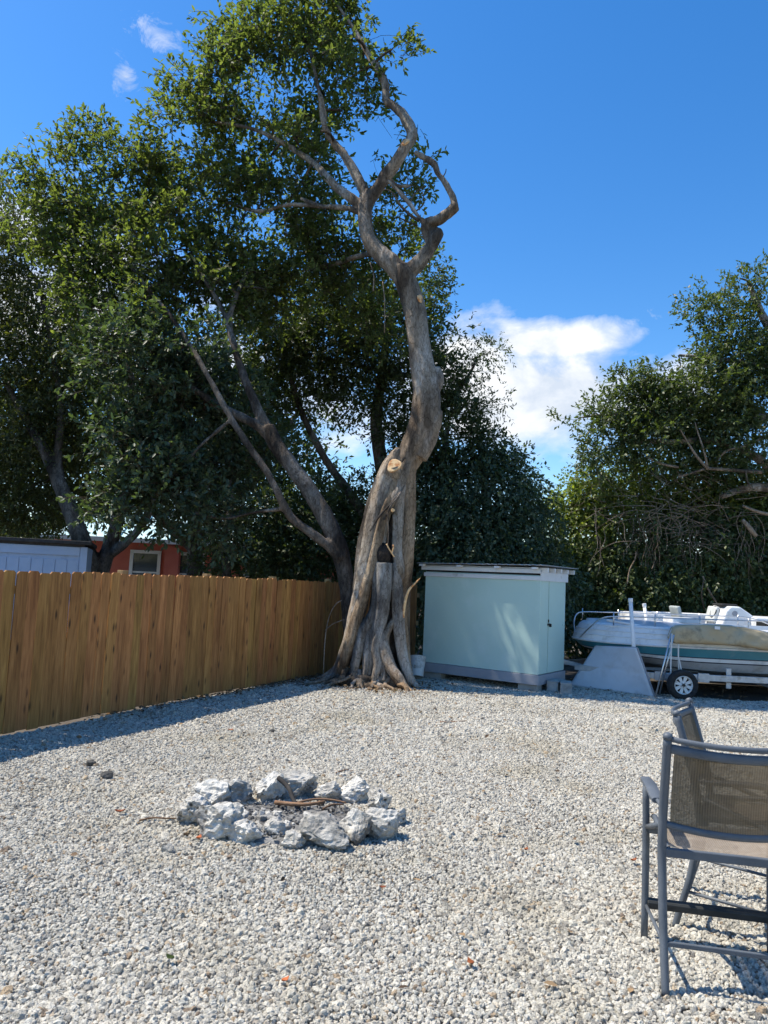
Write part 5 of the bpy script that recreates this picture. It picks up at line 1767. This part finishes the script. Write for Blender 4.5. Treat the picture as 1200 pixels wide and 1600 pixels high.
    blobs = [(-2.549, 14.2, 12.827, 1.173), (-1.195, 13.8, 12.508, 0.96), (-3.429, 14.3, 12.863, 0.684), (-3.832, 14.3, 11.926, 0.933), (-2.687, 14.3, 11.561, 1.306), (-1.381, 13.8, 11.141, 1.08), (-0.393, 13.6, 11.784, 0.615), (-0.002, 13.5, 11.996, 0.235), (-0.968, 13.8, 13.138, 0.66), (-2.036, 14, 13.462, 0.852), (-3.096, 14, 13.692, 0.852), (-4.572, 14.8, 11.17, 0.837), (-3.313, 14.8, 10.587, 1.351), (-1.895, 14.4, 10.134, 1.19), (-0.716, 14, 10.426, 0.67), (0.131, 13.6, 10.679, 0.284), (0.327, 13.6, 9.573, 0.355), (0.031, 13.9, 9.399, 0.411), (-0.276, 14.4, 9.249, 0.576), (-4.038, 15.2, 9.923, 1.256), (-2.616, 15.2, 9.269, 1.388), (-1.207, 14.9, 8.973, 0.972), (0.018, 15.2, 8.891, 0.595), (-0.928, 15.6, 8.232, 1.017), (-2.056, 15.6, 8.325, 1.289), (-0.191, 15.8, 7.472, 0.687)]
    limbs = [[(-0.337, 13, 10.999, 0.068), (-0.654, 13.1, 11.596, 0.057), (-1.041, 13.3, 12.388, 0.035), (-1.46, 13.5, 13.068, 0.023)], [(-1.072, 13.15, 9.69, 0.069), (-1.456, 13.35, 10.31, 0.058), (-1.65, 13.6, 11.257, 0.035), (-1.976, 13.9, 12.549, 0.036)], [(-1.644, 13.4, 9.622, 0.058), (-2.348, 13.8, 10.264, 0.048), (-3.083, 14.2, 10.782, 0.037), (-3.953, 14.5, 11.075, 0.025)], [(-1.46, 13.25, 8.694, 0.046), (-2.148, 13.8, 8.979, 0.036), (-2.886, 14.4, 9.126, 0.038), (-3.839, 15, 9.679, 0.026)], [(-0.303, 12.8, 7.628, 0.056), (-0.722, 13.8, 8.004, 0.048), (-1.167, 14.8, 8.301, 0.051), (-1.899, 15.4, 8.39, 0.04)], [(-0.23, 12.8, 9.1, 0.045), (-0.036, 13.3, 9.193, 0.035), (0.211, 13.6, 9.372, 0.024)]]
    P, C = sample_clusters(blobs, 2050, 77, gap=-.06, shell=.42)
    make_crown('crown', 'fig_leaf', root, base, P, C, 18, .118, .054, 77, shoot=.36, lo=False)
    grow(limbs, P[::2], 7, .03).build('branches', 'twig_bark', root, origin=base, smooth=True)['kind'] = 'stuff'
    for l in limbs:
        strand([(a, b2, c2, r) for a, b2, c2, r in l], 'fig_bark', 'limb', 8)
    return root


fig()

# ---- the leaning stem at its left, spreading over the fence
tree('leaning_tree', 'dark leaning forked tree left of the big fig, arching over the fence', (-0.492, 14.122, 0)[:2] + (0,),
     [[(-0.369, 13, 0.253, 0.126), (-0.488, 13, 0.854, 0.134), (-0.561, 12.95, 1.464, 0.141), (-0.65, 12.95, 1.906, 0.149), (-0.796, 12.95, 2.349, 0.165), (-1.038, 13, 2.818, 0.157), (-1.365, 13.05, 3.312, 0.15), (-1.703, 13.1, 3.721, 0.143), (-1.997, 13.15, 4.101, 0.143), (-2.186, 13.2, 4.421, 0.136)],
      [(-2.077, 13.17, 4.219, 0.105), (-2.398, 13.2, 4.458, 0.089), (-2.78, 13.3, 4.653, 0.081), (-3.229, 13.4, 4.873, 0.074), (-3.664, 13.5, 5.145, 0.058), (-4.083, 13.6, 5.251, 0.042)],
      [(-2.16, 13.2, 4.375, 0.105), (-2.372, 13.3, 4.708, 0.098), (-2.619, 13.4, 5.191, 0.082), (-2.806, 13.5, 5.589, 0.074), (-2.975, 13.6, 6.045, 0.067), (-3.145, 13.8, 6.546, 0.059), (-3.078, 14, 7.203, 0.051), (-2.921, 14.3, 7.862, 0.035)],
      [(-3.117, 13.8, 6.484, 0.051), (-3.445, 14, 7.056, 0.043), (-3.948, 14.3, 7.814, 0.035), (-4.341, 14.6, 8.611, 0.027)],
      [(-0.722, 12.85, 2.102, 0.102), (-0.952, 12.8, 2.313, 0.086), (-1.225, 12.75, 2.498, 0.078), (-1.525, 12.75, 2.696, 0.074), (-1.715, 12.75, 2.911, 0.07), (-1.89, 12.75, 3.24, 0.066), (-2.145, 12.8, 3.631, 0.063), (-2.448, 12.85, 4.014, 0.063), (-2.782, 12.9, 4.481, 0.059), (-3.112, 13, 4.992, 0.056), (-3.422, 13.1, 5.479, 0.052), (-3.791, 13.3, 6.007, 0.049), (-4.248, 13.5, 6.599, 0.041), (-4.772, 13.8, 7.172, 0.034), (-5.295, 14.1, 7.796, 0.026)],
      [(-1.715, 12.75, 2.911, 0.039), (-2.232, 12.8, 2.836, 0.031), (-2.793, 12.85, 2.703, 0.024), (-3.373, 12.9, 2.794, 0.02)],
      [(-2.782, 12.9, 4.481, 0.039), (-3.245, 12.95, 4.065, 0.032), (-3.667, 12.95, 3.585, 0.024), (-4.095, 12.95, 3.222, 0.016)]],
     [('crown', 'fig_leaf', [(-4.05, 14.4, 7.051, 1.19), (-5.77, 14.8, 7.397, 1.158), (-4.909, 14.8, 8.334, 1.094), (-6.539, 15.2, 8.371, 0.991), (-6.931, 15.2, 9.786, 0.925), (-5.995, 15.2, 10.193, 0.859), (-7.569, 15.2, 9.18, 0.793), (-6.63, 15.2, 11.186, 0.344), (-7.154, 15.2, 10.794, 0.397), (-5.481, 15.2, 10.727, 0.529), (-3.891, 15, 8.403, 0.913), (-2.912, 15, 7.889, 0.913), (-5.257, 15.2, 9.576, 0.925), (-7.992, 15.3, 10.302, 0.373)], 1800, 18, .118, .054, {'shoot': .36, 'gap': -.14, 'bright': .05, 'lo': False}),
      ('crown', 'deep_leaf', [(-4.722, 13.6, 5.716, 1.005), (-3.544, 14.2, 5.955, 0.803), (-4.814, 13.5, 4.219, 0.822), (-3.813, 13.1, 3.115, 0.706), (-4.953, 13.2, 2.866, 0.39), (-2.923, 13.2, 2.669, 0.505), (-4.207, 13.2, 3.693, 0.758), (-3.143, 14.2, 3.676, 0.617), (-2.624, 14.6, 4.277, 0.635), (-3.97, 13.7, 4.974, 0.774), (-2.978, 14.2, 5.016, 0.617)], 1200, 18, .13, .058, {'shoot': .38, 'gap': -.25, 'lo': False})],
     bark='dark_bark', voxel=.028, seed=3)

# ---- trees beyond the fence
tree('olive_tree', 'greyish olive leaved tree with forked leaning trunk behind the pale blue shed', (-5.817, 15.375, 0)[:2] + (0,),
     [[(-6.196, 16.2, 1.076, 0.239), (-6.345, 16.2, 1.697, 0.225), (-6.657, 16.2, 2.414, 0.197), (-7.096, 16.3, 3.256, 0.17), (-7.688, 16.4, 4.299, 0.128), (-8.284, 16.6, 5.049, 0.087), (-8.904, 16.8, 5.898, 0.058)],
      [(-6.213, 16.2, 1.284, 0.197), (-6.064, 16.3, 2.106, 0.156), (-5.89, 16.3, 2.782, 0.142), (-5.833, 16.4, 3.802, 0.114), (-5.779, 16.6, 5.238, 0.087), (-6.131, 16.8, 6.636, 0.058)],
      [(-7.096, 16.3, 3.256, 0.113), (-7.382, 16.4, 4.095, 0.1), (-7.501, 16.6, 5.309, 0.072), (-7.944, 16.8, 6.859, 0.058), (-8.479, 17, 8.466, 0.044)],
      [(-6.097, 16.3, 1.992, 0.128), (-5.531, 16.2, 2.436, 0.099), (-5.152, 16.2, 3.02, 0.07), (-5.023, 16.3, 3.752, 0.043)]],
     [('crown', 'olive_leaf', [(-9.493, 17.2, 10.93, 0.673), (-9.576, 17.2, 9.301, 1.122), (-8.522, 17.2, 7.91, 1.047), (-8.938, 16.9, 6.537, 1.102), (-7.763, 16.9, 5.977, 1.029), (-8.498, 16.8, 4.708, 1.096), (-7.362, 17.1, 4.667, 0.818), (-8.583, 16.8, 3.215, 0.95), (-7.951, 17.2, 3.137, 0.823), (-10.902, 17.2, 8.597, 1.645), (-10.479, 17, 5.572, 1.626), (-10.09, 17, 3.169, 1.33), (-8.205, 17, 5.37, 0.887)], 4200, 18, .105, .046, {'shoot': .4, 'gap': -.3, 'droop': .3})],
     bark='dark_bark', voxel=.03, seed=4)

tree('slender_tree', 'thin dark trunked tree directly behind the fence post, under the arching branches', (-3.685, 17.5, 1.684)[:2] + (0,),
     [[(-3.566, 17.5, 0.787, 0.122), (-3.664, 17.5, 1.836, 0.107), (-3.774, 17.5, 2.591, 0.091), (-3.671, 17.6, 3.526, 0.077), (-3.981, 17.8, 4.795, 0.062), (-4.427, 18, 6.103, 0.047)]],
     [('crown', 'back_leaf', [(-3.52, 17.8, 2.465, 0.774), (-3.992, 17.6, 2.097, 0.398), (-3.036, 17.8, 2.146, 0.619), (-2.292, 18, 2.217, 0.626), (-4.706, 18, 3.207, 0.563), (-7.695, 18.6, 4.11, 0.809), (-6.207, 18.6, 3.849, 0.809), (-8.985, 18.8, 4.748, 0.981), (-5.629, 18.6, 4.865, 0.97), (-2.698, 18.2, 3.316, 0.95), (-4.373, 18.4, 3.907, 0.96), (-4.999, 18.6, 5.226, 1.132), (-3.379, 18.8, 5.004, 0.981), (-6.756, 18.8, 5.86, 1.144), (-7.694, 18.8, 7.179, 0.981)], 2000, 16, .12, .06, {'shoot': .4, 'gap': -.3})], seed=5, bark='dark_bark')

tree('background_tree', 'dense dark tree filling the space behind the forked fig trunk', (0.074, 19, 1.861)[:2] + (0,),
     [[(0.118, 19, 0.883, 0.264), (-0.021, 19, 2.516, 0.231), (-0.03, 19, 4.181, 0.198), (-0.307, 19, 5.861, 0.165), (-0.181, 18.8, 7.525, 0.114), (-0.073, 18.4, 8.76, 0.064)],
      [(-0.021, 19, 2.516, 0.165), (-0.671, 19, 3.649, 0.132), (-1.561, 19, 4.785, 0.099), (-2.279, 18.8, 6.065, 0.082), (-2.829, 18.5, 7.649, 0.048)],
      [(-0.03, 19, 4.181, 0.149), (0.746, 18.8, 5.36, 0.114), (1.354, 18.5, 6.161, 0.08), (1.948, 18.2, 6.941, 0.047), (2.162, 18.1, 7.418, 0.031)],
      [(0.503, 18.6, 7.021, 0.065), (-0.164, 18.6, 7.125, 0.065), (-0.915, 18.6, 7.26, 0.065), (-1.833, 18.6, 7.388, 0.049)]],
     [('crown', 'back_leaf', [(0.708, 18, 9.312, 0.657), (-0.217, 18, 8.268, 1.174), (1.115, 18, 7.999, 0.689), (-1.52, 18.4, 8.014, 1.36), (-3.017, 18.4, 8.284, 1.36), (1.281, 18, 7.018, 0.689), (1.863, 18.3, 5.972, 0.35), (2.269, 18.4, 5.353, 0.576), (3.011, 18.6, 5.01, 0.388), (1.546, 18.4, 5.156, 0.8), (0.901, 18.6, 5.329, 0.809), (0.511, 18.6, 6.819, 0.97), (-0.817, 18.8, 6.812, 1.014), (-2.603, 19, 6.956, 1.157), (-3.477, 19, 6.057, 0.826), (1.374, 18.6, 5.851, 0.841), (0.242, 18.8, 5.505, 0.654), (0.795, 19, 4.386, 0.991), (-0.167, 19.2, 3.524, 1.035), (-1.692, 19.4, 3.473, 1.113), (-2.658, 19.4, 2.582, 1.012), (-0.947, 19.2, 2.315, 1.002), (0.389, 19, 2.204, 0.991), (-2.072, 19, 1.929, 0.826)], 5800, 16, .12, .06, {'shoot': .4, 'gap': -.33}),
      ('crown', 'back_leaf', [(2.114, 18.1, 7.416, 0.472), (2.478, 18.1, 7.631, 0.22), (1.922, 18.1, 6.42, 0.567), (2.523, 18.1, 6.202, 0.252), (2.919, 18.1, 6.384, 0.157), (1.453, 18, 6.699, 0.47)], 150, 28, .10, .036, {'gap': -.6, 'up': .1, 'droop': .3})], seed=6, bark='dark_bark')

tree('evergreen_tree', 'darkest dense evergreen tree far behind the arching branches and the fence', (-5.748, 22.5, 1.62)[:2] + (0,),
     [[(-5.668, 22.5, 0.464, 0.274), (-5.704, 22.5, 2.401, 0.235), (-5.964, 22.5, 4.757, 0.196), (-6.329, 22.5, 7.155, 0.137), (-6.243, 22.5, 8.795, 0.078)], [(-5.704, 22.5, 2.401, 0.176), (-7.901, 22.5, 4.271, 0.137), (-9.604, 22.5, 5.792, 0.078)], [(-5.843, 22.5, 3.573, 0.176), (-4.02, 22.5, 5.245, 0.137), (-2.727, 22.5, 6.914, 0.078)]],
     [('crown', 'back_leaf', [(-6.214, 22.5, 8.385, 1.565), (-7.72, 22.5, 7.091, 1.565), (-4.565, 22.5, 7.643, 1.565), (-9.739, 22.5, 7.405, 1.37), (-11.292, 22.5, 6.927, 1.565), (-13.236, 22.5, 6.433, 1.761), (-10.308, 22.5, 4.759, 1.565), (-8.341, 22.5, 4.849, 1.565), (-6.414, 22.5, 5.536, 1.761), (-4.414, 22.5, 5.227, 1.565), (-2.858, 22.5, 5.698, 1.174), (-2.365, 22.5, 3.928, 1.37), (-3.923, 22.5, 3.66, 1.37), (-5.504, 22.5, 3.786, 0.978), (-11.379, 22.5, 3.52, 1.174), (-9.422, 22.5, 3.609, 0.704), (-3.45, 22.5, 2.307, 1.174), (-1.52, 22.5, 2.785, 1.174), (-7.479, 22.5, 3.894, 0.783), (-5.009, 22.5, 2.237, 0.665), (-12.572, 22.5, 3.664, 1.565), (-9.075, 22.5, 9.076, 0.978), (-11.076, 22.5, 8.984, 0.978)], 3800, 16, .17, .09, {'shoot': .6, 'gap': -.35})], seed=16, bark='dark_bark', voxel=.04)

tree('vine_covered_tree', 'dark tree smothered in hanging vines directly behind the mint shed', (2.765, 18.2, 1.506)[:2] + (0,),
     [[(2.841, 18.6, 1.023, 0.194), (2.71, 18.6, 2.622, 0.162), (2.587, 18.6, 3.92, 0.129), (2.381, 18.6, 5.23, 0.065)], [(1.718, 18.6, 0.973, 0.146), (1.74, 18.6, 2.579, 0.129), (1.436, 18.6, 4.196, 0.097), (1.538, 18.6, 5.858, 0.065)]],
     [('crown', 'deep_leaf', [(2.529, 18.2, 3.953, 1.139), (1.667, 18, 3.022, 1.252), (3.378, 18.2, 3.272, 0.87), (2.746, 18.6, 5.114, 0.582), (3.47, 18.6, 4.42, 0.55), (3.824, 18.4, 3.63, 0.416), (1.26, 18.5, 4.339, 0.965), (2.212, 17.8, 2.413, 1.238), (3.534, 17.8, 2.164, 0.805), (1.155, 18, 2.06, 0.939), (2.136, 18.6, 5.219, 0.55), (4.124, 18, 2.037, 0.626), (2.401, 17.8, 1.345, 1.083), (1.352, 18, 0.984, 0.939), (3.64, 17.8, 1.095, 0.929)], 4200, 16, .11, .068, {'shoot': .4, 'gap': -.5, 'up': -.5, 'droop': .5, 'spread': .6})],
     seed=8, bark='dark_bark')

tree('hedge_thicket', 'olive green thicket of vine-draped bushes behind the boats', (7.543, 20, 1.169)[:2] + (0,),
     [[(6.403, 20.2, 0.763, 0.158), (6.468, 20.2, 2.155, 0.141), (6.182, 20.2, 3.549, 0.105), (5.99, 20.2, 4.429, 0.053)], [(8.842, 20.2, 0.872, 0.176), (9.011, 20.2, 2.269, 0.158), (8.829, 20.2, 3.668, 0.123), (8.648, 20.2, 4.549, 0.053)], [(10.586, 20.2, 0.949, 0.176), (10.503, 20.2, 2.336, 0.158), (10.596, 20.2, 3.748, 0.105)]],
     [('top_foliage', 'vine_leaf', [(4.974, 20, 4.006, 0.591), (5.58, 20, 4.386, 0.8), (6.452, 20, 4.744, 0.696), (7.58, 20.2, 4.894, 0.703), (5.199, 19.8, 3.301, 0.758), (8.689, 20.3, 4.743, 0.777), (9.76, 20.3, 4.522, 0.883), (10.828, 20.3, 4.302, 1.059), (12.252, 20.3, 4.366, 1.412), (6.054, 19.8, 3.861, 0.689)], 2800, 16, .105, .068, {'shoot': .4, 'gap': -.6, 'up': -.1, 'droop': .4, 'bright': .2}),  # bright paints the sunlit top into the leaf colour
      ('side_foliage', 'right_leaf', [(5.001, 19.6, 2.086, 0.954), (5.987, 19.5, 2.298, 1.017), (6.97, 19.4, 2.173, 1.113), (8.149, 19.4, 2.226, 1.181), (9.497, 19.4, 2.286, 1.181), (10.903, 19.5, 2.519, 1.357), (5.142, 19.4, 0.923, 1.012), (6.448, 19.3, 0.987, 1.108), (7.948, 19.3, 0.971, 1.175), (9.448, 19.3, 1.038, 1.175), (10.949, 19.3, 1.187, 1.343), (7.029, 19.6, 3.199, 0.852), (7.846, 19.5, 2.975, 0.78), (9.174, 19.8, 3.307, 1.033), (10.385, 19.8, 3.362, 1.033), (4.693, 19.8, 2.76, 0.689), (6.996, 20.8, 3.996, 0.796), (7.998, 20.8, 3.95, 0.904), (9.09, 20.8, 4.091, 0.904), (10.183, 20.8, 4.14, 0.904), (11.276, 20.8, 4.19, 1.085), (7.662, 20.9, 4.773, 0.727)], 4800, 16, .12, .072, {'shoot': .4, 'gap': -.5, 'up': -.45, 'droop': .5})],
     seed=9, bark='dark_bark')

tree('shade_tree', 'broad leafy tree with drooping tiered boughs at the right edge above the thicket', (12.414, 19.5, 1.409)[:2] + (0,),
     [[(12.405, 19.5, 0.742, 0.441), (12.343, 19.5, 2.414, 0.407), (11.935, 19.5, 3.756, 0.339), (10.973, 19.3, 4.462, 0.218), (10.074, 19.2, 4.631, 0.134), (9.35, 19.1, 4.551, 0.1), (8.768, 19, 4.311, 0.066)],
      [(11.935, 19.5, 3.756, 0.305), (11.783, 19.5, 5.474, 0.254), (11.392, 19.4, 6.832, 0.202), (10.656, 19.3, 8.179, 0.151), (9.918, 19.2, 9.351, 0.1), (9.574, 19.2, 10.227, 0.05)],
      [(11.475, 19.4, 6.486, 0.169), (10.476, 19.3, 6.593, 0.134), (9.4, 19.2, 6.434, 0.1), (8.334, 19.1, 6.622, 0.083), (7.281, 19, 6.379, 0.066), (6.237, 18.9, 6.393, 0.049), (5.068, 18.9, 6.221, 0.025)],
      [(10.973, 19.3, 4.462, 0.151), (9.856, 19.1, 5.321, 0.116), (8.63, 19, 5.758, 0.099), (7.455, 19, 5.704, 0.066), (6.281, 19, 5.651, 0.05)],
      [(10.826, 19.3, 7.834, 0.117), (9.743, 19.2, 7.93, 0.083), (8.498, 19.1, 8.018, 0.066), (7.605, 19, 8.033, 0.033)]],
     [('crown', 'right_leaf', [(9.833, 19.2, 10.15, 0.601), (8.624, 19.2, 9.433, 0.735), (7.85, 19.2, 9.077, 0.301), (7.606, 19, 7.946, 0.595), (9.228, 19.2, 8.258, 1.102), (10.315, 19.3, 9.05, 1.007), (8.332, 19.1, 6.967, 1.063), (6.772, 19, 6.698, 0.727), (5.597, 19, 6.387, 0.463), (4.817, 18.9, 6.209, 0.164), (5.778, 19, 5.628, 0.595), (7.12, 19, 5.689, 0.925), (8.844, 19.1, 5.958, 0.997), (10.083, 19.2, 7.073, 1.169), (11.582, 19.4, 8.608, 1.518), (11.737, 19.4, 6.848, 1.518), (5.368, 19, 5.1, 0.363), (10.078, 19.2, 5.69, 1.002), (7.708, 19.2, 5.154, 0.568), (8.939, 19.3, 5.054, 0.671), (6.692, 19.2, 5.279, 0.467), (4.4, 18.9, 6.139, 0.099), (6.344, 19, 7.161, 0.43), (7.104, 19, 7.265, 0.661), (7.909, 19, 8.308, 0.562), (7.997, 19.1, 6.348, 0.93), (5.966, 19, 6.49, 0.562), (7.195, 19, 6.546, 0.826), (9.571, 19.2, 7.049, 1.002), (8.256, 19.3, 5.625, 0.839), (6.396, 19.1, 5.846, 0.664)], 3500, 18, .125, .058, {'shoot': .4, 'gap': -.1, 'gscale': .75, 'zsq': .85})],
     seed=10, bark='fig_bark', voxel=.03)


# dead vines tangled over the thicket, and bare limbs in front of it
def dry_tangle():
    base = (7.497, 18.6, 1.231)[:2] + (0,)
    root = thing('dry_vines', 'tangle of bare dry brown vines hanging over the thicket behind the boats', 'vines', base)
    r_ = random.Random(21)
    c0 = Vector((7.433, 18.9, 3.756))
    cl = MB()
    for k in range(150):
        p = c0 + Vector((r_.gauss(0, 1.0), r_.uniform(-.5, .35), r_.gauss(0, .55)))
        an = r_.choice((0, math.pi)) + r_.gauss(0, .45)
        pts = []
        ln = r_.uniform(.6, 1.9)
        curl = r_.gauss(0, .9)
        for i in range(7):
            s = i / 6
            pts.append(p.copy())
            an += curl * .22 + r_.gauss(0, .13)
            p += Vector((math.cos(an), r_.gauss(0, .12), math.sin(an) * .7 - .14 * s)) * ln / 6
        r0 = r_.uniform(.006, .014)
        vs, fs = tube_arrays(*smooth_path(pts, [r0 * (1 - .6 * i / 6) for i in range(7)], 2), 4, False)
        cl.add(vs, fs)
    for k in range(40):                                  # hanging strings
        p = c0 + Vector((r_.uniform(-2.3, 2.3), r_.uniform(-.7, -.1), r_.uniform(-.7, .3)))
        pts = []
        for i in range(6):
            pts.append(p.copy())
            p += Vector((r_.gauss(0, .07), r_.gauss(0, .04), -r_.uniform(.12, .32)))
        vs, fs = tube_arrays(*smooth_path(pts, [.007] * 6, 2), 4, False)
        cl.add(vs, fs)
    cl.build('vine_mass', 'dry_vine', root, origin=base, smooth=True)['kind'] = 'stuff'
    for pts in ([(9.545, 18.5, 4.912, 0.048), (8.894, 18.5, 4.932, 0.048), (8.161, 18.5, 4.948, 0.04)], [(8.161, 18.5, 4.948, 0.04), (7.839, 18.4, 5.246, 0.032), (7.61, 18.4, 5.597, 0.026), (7.412, 18.4, 5.918, 0.016)], [(8.177, 18.5, 4.932, 0.035), (8.034, 18.4, 5.37, 0.026), (7.869, 18.4, 5.856, 0.019), (7.802, 18.4, 6.101, 0.013)],
                [(9.548, 18.5, 5.787, 0.039), (9.057, 18.5, 5.55, 0.035), (8.665, 18.5, 5.433, 0.029), (8.372, 18.5, 5.122, 0.019)], [(6.646, 18.6, 5.192, 0.019), (7.058, 18.6, 5.029, 0.032), (7.468, 18.6, 4.965, 0.032)], [(7.47, 18.6, 4.717, 0.029), (8.079, 18.5, 4.928, 0.035)],
                [(9.008, 18.4, 4.026, 0.032), (9.411, 18.4, 3.883, 0.042), (9.894, 18.4, 3.807, 0.048)], [(9.008, 18.4, 3.67, 0.048), (9.201, 18.4, 3.453, 0.064), (9.361, 18.4, 3.267, 0.048)], [(9.089, 18.4, 4.926, 0.022), (9.137, 18.4, 4.65, 0.022), (9.266, 18.4, 4.46, 0.016)],
                [(6.101, 18.3, 1.938, 0.016), (6.159, 18.3, 2.289, 0.016), (6.283, 18.3, 2.548, 0.016), (6.312, 18.3, 2.741, 0.013)], [(7.929, 18.2, 2.209, 0.022), (8.057, 18.2, 1.9, 0.024), (8.247, 18.2, 1.595, 0.024), (8.374, 18.2, 1.32, 0.016)], [(7.961, 18.2, 2.132, 0.019), (7.9, 18.2, 1.736, 0.019), (7.996, 18.2, 1.349, 0.016)]):
        q = MB(); q.tube(pts, [p[3] for p in pts], 6, 4); q.build('bare_branch', 'dry_vine', root, origin=base, smooth=True)


dry_tangle()

# far wood closing the horizon
def far_wood():
    r_ = np.random.default_rng(99)
    n = 46000
    a = r_.uniform(-1.25, 1.25, n)
    d = r_.uniform(48, 60, n)
    X, Y = d * np.sin(a), d * np.cos(a)
    top = np.array([4.6 + 2.0 * noise.noise(Vector((v * 9, 1, 3))) + 1.0 * noise.noise(Vector((v * 31, 2, 3))) for v in a])
    Z = r_.random(n) ** .8 * np.maximum(top, 1.2)
    P = np.stack([X, Y, Z], 1)
    D = unit(r_.normal(size=(n, 3))); N = unit(r_.normal(size=(n, 3)) + np.array([0, 0, 1]))
    s = r_.uniform(.5, .9, n)
    me = leaf_mesh('far_wood', P, D, N, s, s * .6, r_.random(n), 'back_leaf', (0, 50, 0), True)
    o = bpy.data.objects.new('far_wood', me); COL.objects.link(o); o.location = (0, 50, 0)
    tag(o, 'low far-off wood closing the view behind the houses and trees', 'wood', kind='stuff')


far_wood()


def leaf_litter():
    r_ = np.random.default_rng(31)
    P = []
    for k in range(900):                       # drifted against the fence foot
        t = 6.2 + 6.6 * r_.random() ** .6
        q = FA + fdir * t + fnor * abs(r_.normal(.05, .12))
        P.append((q.x, q.y, .03 + .01 * r_.random()))
    for k in range(700):                       # round the roots and along the shed
        a = r_.uniform(0, 2 * math.pi)
        rr = .55 + abs(r_.normal(0, .45))
        P.append((math.cos(a) * rr, 12.45 + math.sin(a) * rr * .8, .03 + .01 * r_.random()))
    for k in range(500):
        P.append((r_.uniform(3.2, 9.5), r_.uniform(12.5, 14.5), .03 + .01 * r_.random()))
    for k in range(140):
        P.append((r_.uniform(-4, 5), r_.uniform(3, 12), .026))
    P = np.array(P)
    n = len(P)
    D = unit(r_.normal(size=(n, 3)) * np.array([1, 1, .15])); N = unit(r_.normal(size=(n, 3)) * .45 + np.array([0, 0, 1]))
    s_ = r_.uniform(.03, .075, n)
    me = leaf_mesh('leaf_litter', P, D, N, s_, s_ * .45, r_.random(n), 'litter_leaf', (0, 12, 0))
    o = bpy.data.objects.new('leaf_litter', me); COL.objects.link(o); o.location = (0, 12, 0)
    tag(o, 'dry brown leaf litter drifted along the fence foot and around the tree roots', 'leaf litter', kind='stuff')


leaf_litter()
